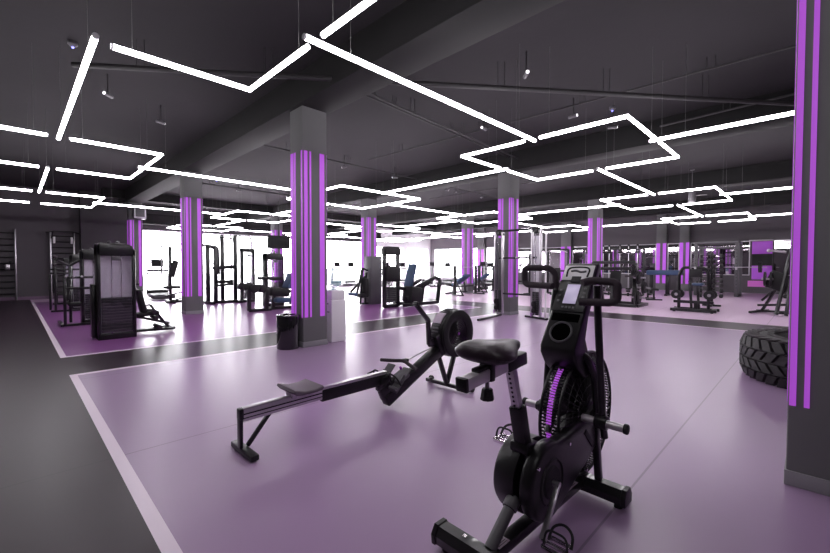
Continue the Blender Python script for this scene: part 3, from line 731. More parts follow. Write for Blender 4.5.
# ------------------------------------------------------------------ bin and water cooler by the front column
t = thing('waste_bin', 'glossy black cylindrical waste bin beside the front column', 'bin', (3.07, 5.90, 0))
m = MB(); m.lathe([(0, .0), (.165, .0), (.172, .01), (.175, .02), (.175, .50), (.170, .515), (.155, .51), (.150, .48), (.15, .30), (0, .30)], (0, 0, 0), 'z', 48); P(m, 'body', 'gloss', t)
m = MB(); m.lathe([(.176, .505), (.181, .51), (.181, .53), (.150, .54), (.120, .535), (.120, .52)], (0, 0, 0), 'z', 48); P(m, 'rim', 'gloss', t)
t = thing('water_cooler', 'white water cooler with a clear bottle on top, right of the front column', 'water cooler', (3.95, 5.93, 0))
m = MB(); m.box((0, 0, .36), (.30, .30, .72), bev=.02); P(m, 'body', 'white', t)
m = MB(); m.box((0, 0, .80), (.28, .28, .18), bev=.03); P(m, 'top_housing', 'white', t)
m = MB(); m.lathe([(0, .88), (.05, .88), (.05, .93), (.125, .98), (.13, 1.0), (.13, 1.07), (.124, 1.085), (.13, 1.10), (.13, 1.22), (.12, 1.26), (.0, 1.275)], (0, 0, 0), 'z', 32); P(m, 'water_bottle', 'water', t)
m = MB()
for s in (-.05, .05): m.cyl((-.15, s, .66), (-.18, s, .66), .012, n=10)
P(m, 'tap', 'greyp', t); P(MB().box((-.155, 0, .52), (.03, .18, .015)), 'drip_tray', 'greyp', t)

# ------------------------------------------------------------------ gym equipment builders
def frame(bars, w=.06, h=.06):
    m = MB()
    for a, b in bars: m.beam(a, b, w, h, .006)
    return m
def tower(t, cx, cy, w, d, h, panel='panel', rnd=True, stack_h=.6):
    x0, x1 = cx-w/2, cx+w/2; y0 = cy-d/2
    m = MB(); fr = .05
    m.box((x0+fr/2, cy, h/2), (fr, d, h-.02), bev=.012); m.box((x1-fr/2, cy, h/2-.05), (fr, d, h-.12), bev=.012)
    top = [(x0, h-.22), (x1, h-.22), (x1, h-.14), (x1-.05, h-.04), (x1-.14, h), (x0+.04, h), (x0, h-.04)] if rnd else [(x0, h-.15), (x1, h-.15), (x1, h-.02), (x0, h-.02)]
    m.prism(top, y0, y0+d, 'xz', bev=.012); m.box((cx, cy, .05), (w, d, .10), bev=.01)
    P(m, 'tower_shroud', 'blk', t)
    P(MB().box((cx, cy-.085, h*.5-.05), (w-2*fr, .012, h-.30)), 'back_panel', panel, t)
    m = MB()
    for s in (-.07, .07): m.cyl((cx+s, cy-.11, .1), (cx+s, cy-.11, h-.2), .010, n=10)
    P(m, 'guide_rod', 'chrome', t)
    m = MB(); k = 12
    for q in range(k): m.box((cx, cy-.122, .12+stack_h*(q+.5)/k), (w-2*fr-.02, .05, stack_h/k-.004), bev=.003)
    P(m, 'weight_stack', 'stack', t)
    P(MB().box((cx, y0+.012, h*.5-.05), (w-2*fr, .006, h-.34)), 'clear_shield', 'mesh', t)
    P(MB().box((cx, y0+.006, h-.27), (.13, .02, .07), bev=.008), 'instruction_plate', 'greyp', t)
    m = MB()
    for s in (-.06, .06): m.sph((cx+s-.02, cy, h+.02), .03, n=10)
    P(m, 'top_pulley', 'greyp', t)

# seated machines along the left
t = thing('weight_machine', 'nearest black weight-stack machine with frosted shield at the left', 'weight machine', (1.31, 8.95, 0), 0, 'weight-stack machines on the left')
tower(t, 0, 0, .56, .34, 1.70, stack_h=.62)
P(MB().box((-.31, .12, .5), (.06, .2, .95), bev=.01), 'side_post', 'blk', t)
P(frame([((.2, .15, .06), (1.0, .55, .06)), ((.25, .2, .06), (.95, .1, .06)), ((.95, .1, .06), (1.0, .55, .06)), ((.3, .2, .9), (.55, .2, .35)), ((.3, .2, .35), (.9, .25, .15))], .06, .05), 'base_frame', 'blk', t)
m = MB(); m.box((.42, .2, .62), (.09, .28, .46), rot=(0, -.2, 0), bev=.03); m.box((.52, .2, .38), (.36, .28, .08), rot=(0, -.1, 0), bev=.03); P(m, 'seat_pad', 'blkm', t)
P(frame([((.85, .12, .10), (.55, .1, .55)), ((.9, .35, .10), (.62, .35, .42)), ((.28, .3, .95), (.42, .3, .95))], .05, .04), 'press_lever', 'blk', t)
m = MB()
for z in (.12, .30, .42): m.cyl((.72-z*.3, -.03, z), (.72-z*.3, .4, z), .035, n=12)
P(m, 'foam_roller', 'foam', t); m = MB(); m.cyl((.40, .1, .52), (.55, .1, .56), .022, n=10); P(m, 'adjusting_grip', 'steel', t)
t2 = thing('weight_machine', 'second weight-stack machine at the left, partly behind the nearest one', 'weight machine', (1.35, 11.6, 0), 0, 'weight-stack machines on the left')
tower(t2, 0, 0, .56, .34, 1.66, stack_h=.55)
P(frame([((-.62, -.4, .04), (-.1, -.4, .04)), ((-.62, -.4, .04), (-.62, .5, .04)), ((-.58, -.4, .04), (-.58, -.4, 1.05)), ((-.45, .1, .04), (-.45, .1, 1.3)), ((-.60, -.4, 1.05), (-.1, -.3, 1.05)), ((-.58, -.4, .82), (.0, -.4, .82)), ((-.45, .1, 1.3), (-.2, .1, 1.5)), ((-.2, .1, 1.5), (.0, .1, 1.55))], .06, .05), 'side_frame', 'blk', t2)
m = MB(); m.box((-.35, .05, .45), (.30, .3, .08), bev=.03); m.box((-.50, .05, .78), (.08, .3, .5), rot=(0, .1, 0), bev=.03); P(m, 'seat_pad', 'blkm', t2)
m = MB()
for x in (-.56, -.44, -.3): m.sph((x, -.43, 1.07), .025)
P(m, 'pivot_cap', 'steel', t2)
t3 = thing('weight_machine', 'third weight-stack machine at the left, farthest, beside the wall bars', 'weight machine', (1.45, 15.2, 0), 0, 'weight-stack machines on the left')
tower(t3, 0, 0, .56, .34, 1.62, stack_h=.5)
P(frame([((-.72, -.3, .04), (-.1, -.3, .04)), ((-.62, -.3, .04), (-.62, -.3, 1.5)), ((-.72, -.3, 1.2), (-.1, -.3, 1.2)), ((-.7, .2, .04), (-.7, .2, 1.05)), ((-.62, -.3, 1.5), (-.3, -.2, 1.3))], .07, .05), 'side_frame', 'blk', t3)
m = MB(); m.box((-.45, .0, .5), (.30, .3, .08), bev=.03); m.box((-.62, .0, .8), (.08, .3, .5), bev=.03); P(m, 'seat_pad', 'blkm', t3)
m = MB(); m.sph((-.62, -.34, 1.55), .05); m.sph((-.62, -.34, 1.32), .045); P(m, 'hand_grip', 'foam', t3)
t4 = thing('weight_machine', 'slim black weight machine between the wall bars and the farthest left machine', 'weight machine', (1.12, 18.0, 0), 0, 'weight-stack machines on the left')
tower(t4, .35, 0, .5, .34, 1.55, stack_h=.5)
P(frame([((-.2, -.2, .04), (.3, -.2, .04)), ((-.1, -.2, .04), (-.1, -.2, 1.3)), ((-.25, -.2, 1.05), (.2, -.2, 1.05))], .09, .06), 'side_frame', 'blk', t4)

# wall bars
def wallbars(x0, x1, y, h, label, extra):
    t = thing('wall_bars', label, 'wall bars', ((x0+x1)/2, y, 0), 0, 'wall bars on the far left wall'); w = x1-x0
    m = MB()
    for s in (-1, 1): m.box((s*(w/2-.03), 0, h/2), (.05, .10, h), bev=.01)
    P(m, 'upright', 'steel', t)
    for k in range(11):
        z = .25+k*(h-.4)/10; P(MB().cyl((-w/2+.05, 0, z), (w/2-.05, 0, z), .020, n=10), 'rung', 'blkm', t)
    if extra:
        m = MB(); m.tube([(-w/2-.12, -.45, h-.05), (-w/2+.1, -.35, h+.02), (w/2-.1, -.35, h+.02), (w/2+.12, -.45, h-.05)], .025, 10); m.beam((-w/2+.05, -.02, h-.25), (-w/2+.08, -.36, h), .04, .04); m.beam((w/2-.05, -.02, h-.25), (w/2-.08, -.36, h), .04, .04); P(m, 'pull_up_bar', 'blk', t)
        m = MB(); m.box((-w/2+.12, -.22, h-.32), (.07, .12, .26), bev=.02); m.box((w/2-.12, -.22, h-.32), (.07, .12, .26), bev=.02); P(m, 'bracket_pad', 'white', t)
    else:
        P(MB().box((-.30, -.16, 1.22), (.75, .10, .34), bev=.04), 'back_rest', 'blkm', t)
        m = MB(); m.box((w/2-.25, -.2, 1.25), (.14, .3, .22), bev=.03); P(m, 'arm_bracket', 'steel', t)
        m = MB(); m.box((w/2-.16, -.28, 1.42), (.1, .45, .12), bev=.04); P(m, 'arm_pad', 'blkm', t)
wallbars(-.95, .12, 21.2, 2.67, 'wall bars cut by the left edge of the photo, with a dark back rest', False)
wallbars(1.04, 1.80, 21.18, 2.62, 'wall bars with a pull-up bar on top, behind the left machines', True)

# cable jungle left of the television
t = thing('cable_machine', 'tall multi-station cable machine in front of the bright windows', 'cable machine', (4.95, 14.8, 0))
P(frame([((-.2, 0, 0.02), (-.2, 0, 2.0)), ((.05, 0, .02), (.05, 0, 2.0)), ((.72, 0, .02), (.72, 0, 2.42)), ((.38, .3, .02), (.38, .3, 2.42)), ((-.2, 0, .04), (1.3, 0, .04)), ((.05, 0, .75), (.62, 0, .75)), ((-.2, -.5, .04), (-.2, .5, .04)), ((.72, -.5, .04), (.72, .5, .04))], .15, .11), 'upright_frame', 'blk', t)
m = MB(); m.tube([(-.55, 0, 1.75), (-.5, 0, 2.0), (-.2, 0, 2.02), (.0, .0, 1.9)], .045, 10, smooth=.1); m.tube([(-.15, 0, 1.98), (.12, 0, 1.95), (.14, 0, 1.0)], .06, 10, smooth=.1); P(m, 'curved_arm', 'blk', t)
m = MB(); m.beam((-.05, 0, 1.22), (.72, 0, 1.28), .13, .13, .03); m.beam((.0, -.1, .62), (.60, -.1, .66), .09, .09, .02); m.cyl((.0, 0, 1.35), (.0, 0, 1.42), .05); P(m, 'cross_arm', 'blkm', t)
m = MB(); m.tube([(-.15, -.1, 2.28), (.02, -.1, 2.32), (.45, -.1, 2.30), (.62, -.1, 2.26)], .022, 8); P(m, 'lat_bar', 'blk', t)
m = MB(); m.tube([(.72, 0, 2.2), (.75, 0, 2.42), (1.25, 0, 2.42), (1.32, 0, 2.2), (1.32, 0, .05)], .035, 10, smooth=.15); m.tube([(.85, 0, 2.40), (1.0, 0, 2.3), (1.02, 0, 2.0)], .02, 8, smooth=.1); P(m, 'top_loop', 'steel', t)
m = MB(); m.tube([(1.0, -.0, 2.42), (2.3, -.3, 1.75)], .008, 8); P(m, 'cable', 'blk', t)
tt = thing('weight_machine', 'tall weight tower with white shield right of the multi-station machine', 'weight machine', (6.0, 14.55, 0)); tower(tt, 0, -.0, .46, .30, 1.95, 'glass', False, .55)
t = thing('cable_machine', 'cable machine half hidden by the second column, against the window', 'cable machine', (4.05, 16.2, 0))
P(frame([((-.1, 0, .02), (-.1, 0, 2.0)), ((.5, 0, .02), (.5, 0, 2.05)), ((-.25, 0, .04), (.7, 0, .04)), ((-.1, -.5, .04), (-.1, .5, .04))], .11, .08), 'upright_frame', 'blk', t)
m = MB(); m.tube([(-.35, 0, 1.0), (-.38, 0, 1.95), (-.2, 0, 2.12), (.1, 0, 2.1), (.5, 0, 2.05)], .025, 10, smooth=.1); P(m, 'top_arm', 'steel', t)
m = MB(); m.box((-.02, -.12, 1.2), (.2, .12, .6), rot=(0, .25, 0), bev=.04); m.box((-.1, -.2, .55), (.5, .3, .1), bev=.04); P(m, 'pad', 'blkm', t)
P(frame([((-.35, -.3, .25), (.3, -.2, .4)), ((-.3, -.4, .05), (.3, -.3, .2))], .05, .05), 'foot_bar', 'blk', t)

# leg extension with blue seat in front of a white weight tower
tt = thing('weight_machine', 'weight tower with white shield behind the blue-seated machine', 'weight machine', (6.05, 12.6, 0)); tower(tt, 0, 0, .60, .34, 1.72, 'glass', True, .5)
t = thing('leg_extension_machine', 'low leg machine with blue padded seat left of the front column', 'leg machine', (5.2, 11.4, 0))
P(frame([((-.5, -.1, .04), (-.5, -.1, .85)), ((-.5, -.1, .04), (.15, -.1, .04)), ((.0, -.1, .04), (.05, -.1, .7)), ((.15, .1, .04), (1.0, .1, .04)), ((-.2, .0, .95), (.5, 0, .93)), ((.3, .1, .04), (.35, .1, .6)), ((.35, .1, .6), (1.0, .1, .5))], .10, .09), 'base_frame', 'blk', t)
m = MB(); m.cyl((-.62, -.2, .72), (-.62, .25, .72), .09, n=18, bev=.02); m.cyl((-.38, -.25, .66), (-.30, .25, .66), .12, n=18, bev=.03); m.cyl((-.1, -.2, .62), (-.1, .2, .62), .09, n=18, bev=.02); m.box((-.35, 0, .72), (.7, .35, .14), rot=(0, .12, 0), bev=.05); P(m, 'leg_roller', 'blkm', t)
m = MB(); m.box((.60, .05, .27), (.62, .42, .14), rot=(0, .05, 0), bev=.05); P(m, 'seat', 'blue', t)
m = MB(); m.box((.82, .05, .85), (.16, .40, .50), rot=(0, .42, 0), bev=.04); P(m, 'backrest', 'blue', t)
m = MB(); m.box((.45, .05, .52), (.6, .4, .26), rot=(0, .1, 0), bev=.07); m.cyl((.1, -.15, .93), (.45, -.15, .93), .05, n=12); P(m, 'cover', 'blkm', t)
P(frame([((.9, .2, .1), (1.05, .2, .9)), ((.95, -.2, .3), (1.1, -.2, .55))], .05, .05), 'rear_post', 'blk', t)

# television hanging from the far column
t = thing('television', 'black television hanging in front of the far left column', 'television', (8.72, 17.6, 2.1), -.2)
P(MB().box((0, 0, .31), (1.02, .06, .60), bev=.01), 'casing', 'blkp', t); P(MB().box((0, -.033, .31), (.96, .006, .54)), 'screen', 'tv', t)
P(MB().cyl((0, .05, .5), (0, .05, 2.195), .02, n=10), 'mount_pole', 'pipe', t)

# small ab-lever machine with tall dark cover
t = thing('weight_machine', 'machine with a tall plain dark cover and slanted levers, centre left', 'weight machine', (8.78, 10.8, 0))
P(MB().box((0, 0, .82), (.46, .40, 1.64), bev=.02), 'cover', 'greyp', t)
P(frame([((-.55, .0, .04), (-.2, 0, .04)), ((-.75, -.05, .30), (-.45, .0, 1.25)), ((-.55, 0, .04), (-.45, 0, 1.22)), ((-.45, 0, 1.22), (-.2, 0, 1.15)), ((-.9, .05, .45), (-.35, 0, .95)), ((-.35, 0, .05), (-.3, 0, 1.1))], .06, .06), 'lever_frame', 'blk', t)
m = MB(); m.box((-.38, .0, .62), (.16, .34, .55), bev=.05); m.box((-.45, 0, .32), (.3, .34, .14), bev=.05); P(m, 'pad', 'blkm', t)
m = MB(); m.cyl((-.85, -.2, .38), (-.85, .2, .38), .05, n=12); m.cyl((.3, -.05, 1.2), (.45, -.05, 1.2), .035, n=12); P(m, 'foam_roller', 'blue', t)
P(frame([((.22, 0, .6), (.6, .1, .62)), ((.22, 0, 1.22), (.5, 0, 1.15))], .05, .05), 'side_arm', 'blk', t)

# leg press
t = thing('leg_press_machine', 'leg press with slanted blue-grey backrest and angled rails, centre', 'leg press', (8.42, 9.45, 0))
P(frame([((-.28, 0, .02), (-.28, 0, 1.85)), ((.28, 0, .02), (.28, 0, 1.85)), ((-.28, 0, .05), (.28, 0, .05))], .08, .12), 'tower_frame', 'blk', t)
m = MB(); m.prism([(-.33, 1.66), (.33, 1.66), (.33, 1.86), (.24, 1.92), (-.24, 1.92), (-.33, 1.86)], -.1, .1, 'xz', bev=.02); P(m, 'tower_top', 'blkm', t)
m = MB()
for s in (-.07, .07): m.cyl((s, 0, .1), (s, 0, 1.7), .012, n=8)
P(m, 'guide_rod', 'chrome', t)
m = MB(); m.box((.02, -.04, 1.06), (.58, .24, .50), bev=.09, seg=3); P(m, 'round_cover', 'blkm', t)
m = MB()
for q in range(8): m.box((0, 0, .2+.06*q), (.34, .16, .054), bev=.004)
P(m, 'weight_stack', 'stack', t)
m = MB()
for a, b in (((.25, -.3, .08), (1.85, -.3, .08)), ((1.85, -.3, .05), (1.98, -.3, .84)), ((1.98, -.3, .84), (1.72, -.3, .93)), ((1.72, -.3, .93), (.85, -.1, .55)), ((1.55, .2, .05), (1.72, .2, .85)), ((1.55, .2, .85), (.9, .1, .62)), ((1.5, -.3, .80), (.95, .0, .42)), ((.3, .2, .08), (1.6, .2, .08)), ((.28, .0, .62), (1.0, .0, .50))): m.beam(a, b, .10, .11, .015)
P(m, 'sled_frame', 'blk', t)
m = MB(); m.box((.80, -.05, 1.00), (.10, .36, .80), rot=(0, .30, 0), bev=.035); P(m, 'backrest', 'blue', t)
m = MB(); m.box((.80, -.15, .38), (.50, .46, .52), rot=(0, .12, 0), bev=.06); m.cyl((.45, -.2, .25), (.9, -.2, .35), .08, n=14); P(m, 'seat_block', 'blkm', t)

# treadmills and cross trainers in front of the windows
def treadmill(label, loc, rz):
    t = thing('treadmill', label, 'treadmill', loc, rz, 'treadmills by the windows')
    P(MB().box((.0, 0, .12), (1.7, .72, .16), bev=.03), 'deck', 'greyp', t)
    P(MB().box((-.1, 0, .205), (1.4, .5, .012)), 'belt', 'blkm', t)
    m = MB()
    for s in (-1, 1): m.tube([(.75, s*.36, .15), (.62, s*.38, 1.05), (.15, s*.38, 1.0), (.05, s*.38, .90)], .028, 10, smooth=.12)
    P(m, 'handrail', 'greyp', t)
    m = MB(); m.box((.66, 0, 1.12), (.20, .74, .10), bev=.03); m.box((.68, 0, 1.42), (.07, .46, .32), rot=(0, .2, 0), bev=.04); P(m, 'console', 'greyp', t)
    P(MB().box((.640, 0, 1.43), (.01, .36, .22), rot=(0, .2, 0)), 'screen', 'tv', t)
    P(MB().box((.78, 0, .25), (.36, .70, .14), bev=.05), 'motor_hood', 'blkm', t)
    return t
tr = treadmill('treadmill closest to the left pillar, its console against the bright window', (4.15, 18.4, 0), 1.5)
for l, loc, rz in (('treadmill left of the centre column by the back window', (15.0, 21.6, 0), 1.45), ('treadmill just left of the dark covered machine', (16.1, 21.6, 0), 1.45),
 ('treadmill behind the leg press backrest', (20.6, 21.4, 0), 1.3), ('treadmill left of the white window pier', (18.3, 21.5, 0), 1.4), ('treadmill behind the incline bench, left one', (21.9, 18.9, 0), .3),
 ('treadmill behind the incline bench, middle one', (22.4, 17.4, 0), .2), ('treadmill behind the far violet column', (22.6, 15.7, 0), .2)):
    dup(tr, loc, rz, l)
def crosstrainer(label, loc, rz):
    t = thing('cross_trainer', label, 'cross trainer', loc, rz, 'cross trainers by the windows')
    m = MB(); m.beam((-.8, 0, .08), (.8, 0, .08), .12, .10, .02); m.beam((-.75, -.3, .05), (-.75, .3, .05), .08, .08, .02); m.beam((.75, -.3, .05), (.75, .3, .05), .08, .08, .02); P(m, 'base', 'blk', t)
    m = MB(); m.lathe([(0, -.09), (.24, -.09), (.26, -.06), (.26, .06), (.24, .09), (0, .09)], (.55, 0, .38), 'y', 28); P(m, 'flywheel_cover', 'greyp', t)
    m = MB(); m.beam((.45, 0, .5), (.30, 0, 1.35), .09, .09, .02); P(m, 'mast', 'blk', t)
    m = MB(); m.box((.28, 0, 1.45), (.07, .34, .26), rot=(0, -.2, 0), bev=.03); P(m, 'console', 'blkp', t)
    for s in (-1, 1):
        P(MB().tube([(.35, s*.24, .6), (.30, s*.26, 1.1), (.10, s*.28, 1.5), (.0, s*.24, 1.6)], .022, 8, smooth=.1), 'swing_arm', 'blk', t)
        P(MB().beam((.45, s*.18, .35), (-.6, s*.18, .30 if s > 0 else .22), .08, .05, .01), 'pedal_bar', 'blk', t)
    return t
ct = crosstrainer('cross trainer right of the leg press tower by the window', (17.2, 19.9, 0), .4)
dup(ct, (19.3, 17.6, 0), .9, 'cross trainer behind the leg press rails'); dup(ct, (11.9, 20.8, 0), 1.0, 'cross trainer behind the front column and the water cooler')
dup(ct, (19.4, 13.8, 0), .5, 'cross trainer seen past the right side of the far violet column')

# incline bench racks
def bench_rack(label, loc, rz):
    t = thing('incline_bench', label, 'bench', loc, rz, 'barbell benches in the middle distance')
    for s in (-1, 1):
        m = MB(); m.beam((0, s*.78, .05), (0, s*.78, 1.35), .11, .10, .01); m.beam((-.15, s*.78, .03), (.5, s*.78, .03), .07, .06, .01); m.beam((.45, s*.78, .05), (.05, s*.78, .65), .05, .05, .01); P(m, 'upright', 'blk', t)
        m = MB()
        for z in (.8, 1.0, 1.2): m.box((-.06, s*.78, z), (.10, .05, .04), bev=.01)
        P(m, 'bar_hook', 'steel', t)
    P(frame([((.0, -.78, .4), (.0, .78, .4)), ((-.95, 0, .05), (.1, 0, .15)), ((-.75, 0, .05), (-.7, 0, .40)), ((0, 0, .1), (-.1, 0, .6)), ((-.95, -.3, .03), (-.95, .3, .03))], .06, .06), 'bench_frame', 'blk', t)
    P(MB().box((-.85, 0, .42), (.46, .42, .12), rot=(0, .1, 0), bev=.03), 'seat', 'blkm', t)
    P(MB().box((-.28, 0, .66), (.95, .42, .12), rot=(0, -.55, 0), bev=.03), 'backrest', 'blue', t)
    b = thing('barbell', 'bare steel barbell resting on the %s' % ('incline bench rack left of the cable tower' if rz < -1.5 else 'rack just left of the cable tower'), 'barbell', V(loc)+V((0, 0, 1.25)), rz, 'barbells on the benches')
    P(MB().cyl((-.08, -1.05, .02), (-.08, 1.05, .02), .014, n=10), 'bar', 'steel', b)
    return t
bench_rack('incline bench with blue backrest between two rack posts, left of the cable tower', (14.75, 11.4, 0), -1.5708)
bench_rack('second incline bench rack by the bright window, just left of the cable tower', (17.4, 12.1, 0), -1.45)

# cable crossover frame in front of the column
t = thing('cable_crossover', 'chrome and black cable crossover frame standing before the violet column', 'cable machine', (9.0, 5.2, 0))
for y in (.66, -.40):
    m = MB()
    for dy in (-.11, .11): m.beam((0, y+dy, .08), (0, y+dy, 2.2), .045, .08, .008)
    P(m, 'tower_post', 'steel', t)
    m = MB(); m.tube([(0, y-.13, 2.1), (0, y-.08, 2.24), (0, y+.08, 2.24), (0, y+.13, 2.1)], .03, 10, smooth=.06); m.box((0, y, 2.16), (.12, .10, .12), bev=.02); P(m, 'tower_cap', 'blk', t)
    m = MB(); m.box((.03, y, 1.1), (.02, .16, 1.9)); P(m, 'back_panel', 'panel' if y < 0 else 'greyp', t)
    m = MB()
    for q in range(11): m.box((0, y, .14+.052*q), (.10, .15, .046), bev=.003)
    P(m, 'weight_stack', 'stack', t)
    m = MB(); m.cyl((-.05, y, .1), (-.05, y, 2.1), .010, n=10); P(m, 'guide_rod', 'chrome', t)
    m = MB(); m.cyl((-.16, y-.03, .40), (-.16, y+.01, .40), .07, n=18, bev=.01); m.cyl((-.16, y-.03, .24), (-.16, y+.01, .24), .06, n=18, bev=.01); m.box((-.10, y, .32), (.08, .05, .28), bev=.01); P(m, 'pulley_block', 'blkm', t)
    m = MB(); m.tube([(-.16, y, .17), (-.19, y+.03, .09), (-.16, y+.06, .17)], .010, 8, closed=True); P(m, 'pull_handle', 'purple', t)
P(MB().beam((-1.2, .45, .03), (.1, .66, .03), .07, .05, .01), 'left_foot', 'blk', t)
P(MB().beam((.3, .05, .03), (.1, -.66, .03), .07, .05, .01), 'right_foot', 'blk', t)
m = MB()
for z in (2.22, 1.52, .60): m.cyl((0, .66, z), (0, -.40, z), .028 if z > 2 else .022, n=12)
P(m, 'cross_bar', 'blkm', t)
m = MB(); m.box((-.02, .13, 1.52), (.06, .05, .06), bev=.01); P(m, 'bar_clamp', 'steel', t)
P(MB().beam((.05, -.62, .05), (.05, -.62, 2.1), .035, .035, .006), 'rear_post', 'white', t)

# barbell / plate equipment on the right
def plate(label, loc, r, ax, group, th=.035):
    o = thing('weight_plate', label, 'weight plate', loc, ax, group)
    m = MB(); m.lathe([(.0165, -th/2), (r*.45, -th/2), (r*.5, -th*.28), (r*.84, -th*.28), (r*.88, -th/2), (r, -th*.42), (r, th*.42), (r*.88, th/2), (r*.84, th*.28), (r*.5, th*.28), (r*.45, th/2), (.0165, th/2)], (0, 0, 0), 'y', 28, closed=True); P(m, 'disc', 'plate', o)
    m = MB(); m.lathe([(.0165, -th*.55), (.045, -th*.55), (.045, th*.55), (.0165, th*.55)], (0, 0, 0), 'y', 18, closed=True); P(m, 'hub_ring', 'steel', o); return o
# smith-like press with plates
t = thing('plate_loaded_press', 'bulky black plate-loaded press machine behind the bike console', 'press machine', (14.5, 4.75, 0))
P(frame([((-.5, -.75, .04), (-.5, .9, .04)), ((.6, -.75, .04), (.6, .9, .04)), ((-.5, -.75, .04), (.6, -.75, .04)), ((-.5, .9, .04), (.6, .9, .04)), ((-.3, -.6, .04), (-.1, -.6, 1.42)), ((-.3, .75, .04), (-.1, .75, 1.45)), ((-.1, -.6, 1.45), (-.1, .75, 1.45)), ((-.2, -.5, 1.24), (-.2, .8, 1.24)), ((.4, -.5, .04), (.0, -.5, 1.1)), ((-.5, -.75, .1), (-.2, -.55, .9)), ((.4, .6, .04), (-.1, .6, 1.3)), ((-.5, 0, .04), (-.4, 0, .7))], .11, .10), 'frame', 'blk', t)
m = MB(); m.box((-.1, .1, .5), (.45, .35, .10), rot=(0, .1, 0), bev=.04); m.box((.12, .1, .85), (.10, .35, .65), rot=(0, .25, 0), bev=.04); P(m, 'seat_pad', 'blkm', t)
P(frame([((-.1, -.62, 1.35), (-.65, -.62, 1.0)), ((-.1, .8, 1.35), (-.65, .8, 1.0)), ((-.6, -.62, 1.0), (-.6, -.62, .62)), ((.0, -.55, .75), (-.62, -.7, .40))], .06, .07), 'press_arm', 'blk', t)
m = MB(); m.cyl((-.65, -.75, 1.0), (-.65, -.45, 1.0), .028, n=12); m.cyl((-.65, .65, 1.0), (-.65, .95, 1.0), .028, n=12); P(m, 'hand_grip', 'foam', t)
m = MB(); m.cyl((-.3, -.95, .95), (-.3, -.6, .95), .025, n=12); m.cyl((-.45, -.98, .32), (-.45, -.6, .32), .025, n=12); m.cyl((.1, -.98, .62), (.1, -.6, .62), .025, n=12); P(m, 'plate_peg', 'steel', t)
for l, (x, y, z), r in (('large plate high on the press machine peg', (-.3, -.74, .95), .22), ('second plate on the upper peg of the press machine', (-.3, -.80, .95), .20), ('large plate low on the press machine peg', (-.45, -.76, .32), .22), ('outer plate on the low peg of the press machine', (-.45, -.82, .32), .18), ('plate on the rear peg of the press machine', (.1, -.78, .62), .22), ('outer plate on the rear peg of the press machine', (.1, -.84, .62), .19)):
    plate(l, (14.5+x, 4.75+y, z), r, 0, 'plates on the press machine')
# vertical bar stands with knobbed bar ends
t = thing('barbell_stand', 'upright stand holding short barbells on end, behind the press machine', 'barbell stand', (19.5, 6.6, 0))
P(frame([((0, -1.3, .05), (0, 1.3, .05)), ((0, -1.3, .05), (0, -1.3, 2.1)), ((0, 1.3, .05), (0, 1.3, 2.1)), ((0, -1.3, 2.1), (0, 1.3, 2.1)), ((0, -1.3, 1.2), (0, 1.3, 1.2)), ((0, -.1, .05), (0, -.1, 2.1))], .07, .07), 'rack_frame', 'blk', t)
for k in range(7):
    y = -1.1+k*.36
    if abs(y+.1) < .08: y += .1
    o = thing('barbell', 'short fixed barbell in the upright stand, %s from the left' % ['seventh', 'sixth', 'fifth', 'fourth', 'third', 'second', 'first'][k], 'barbell', (19.3, 6.6+y, 0), 0, 'barbells in the upright stand')
    P(MB().cyl((0, 0, .12), (0, 0, 2.25), .014, n=8), 'bar', 'steel', o); m = MB()
    for z in (.22, .32, 1.95, 2.05): m.cyl((0, 0, z-.04), (0, 0, z+.04), .11 if z < 2 and z > .3 else .09, n=14, bev=.01)
    m.cyl((0, 0, 0), (0, 0, .14), .05, n=12); m.sph((0, 0, 2.26), .045, n=10); P(m, 'weights', 'plate', o)
# long blue padded bench
t = thing('padded_table', 'long table-height bench with blue padded top near the mirrors', 'padded bench', (20.9, 4.75, 0))
P(MB().box((0, .08, 1.04), (.65, 1.35, .22), bev=.06), 'padded_top', 'blue', t)
for y in (.60, -.05):
    m = MB(); m.beam((0, y, .05), (0, y, .94), .16, .12, .02); m.beam((-.35, y, .04), (.35, y, .04), .12, .07, .02); P(m, 'pedestal', 'blk', t)
# plate tree / dumbbell stand row
t = thing('plate_rack', 'low black wheeled rack with vertical loops, right of centre', 'weight rack', (13.95, 2.42, 0))
P(frame([((-.25, -.52, .06), (-.25, .58, .06)), ((.25, -.52, .06), (.25, .58, .06)), ((-.25, -.42, .06), (.25, -.42, .06)), ((-.25, .48, .06), (.25, .48, .06)), ((0, -.42, .28), (0, .55, .28)), ((0, 0, .06), (0, 0, .28))], .09, .08), 'base', 'blk', t)
m = MB(); m.tube([(0, .42, .06), (0, .42, 1.1), (0, .32, 1.28), (0, .18, 1.28)], .042, 10, smooth=.08); m.tube([(0, -.30, .06), (0, -.28, 1.15), (0, -.18, 1.28), (0, .0, 1.28)], .042, 10, smooth=.08); m.beam((0, .1, .06), (0, .16, .9), .06, .06); m.beam((0, -.08, .06), (0, -.02, .9), .06, .06); P(m, 'loop_post', 'blk', t)
m = MB(); m.box((0, .02, 1.12), (.1, .30, .24), bev=.03); P(m, 'back_pad', 'blkm', t); m = MB(); m.box((0, -.05, .80), (.34, .26, .08), bev=.03); P(m, 'seat_pad', 'blue', t)
for y in (.48, -.42):
    m = MB()
    for dx in (-.27, .27): m.cyl((dx, y-.03, .05), (dx, y+.03, .05), .05, n=14)
    P(m, 'wheel', 'blkm', t)
m = MB(); m.cyl((-.3, .45, .5), (.3, .45, .5), .02, n=10); m.cyl((-.3, -.34, .5), (.3, -.34, .5), .02, n=10); P(m, 'storage_peg', 'steel', t)
for s, yy in (('left', .45), ('right', -.34)):
    for q, dx in (('front', -.2), ('rear', .2)):
        plate('small plate on the %s %s peg of the low wheeled rack' % (q, s), (13.95+dx, 2.42+yy, .5), .13, PI/2, 'plates on the low wheeled rack')
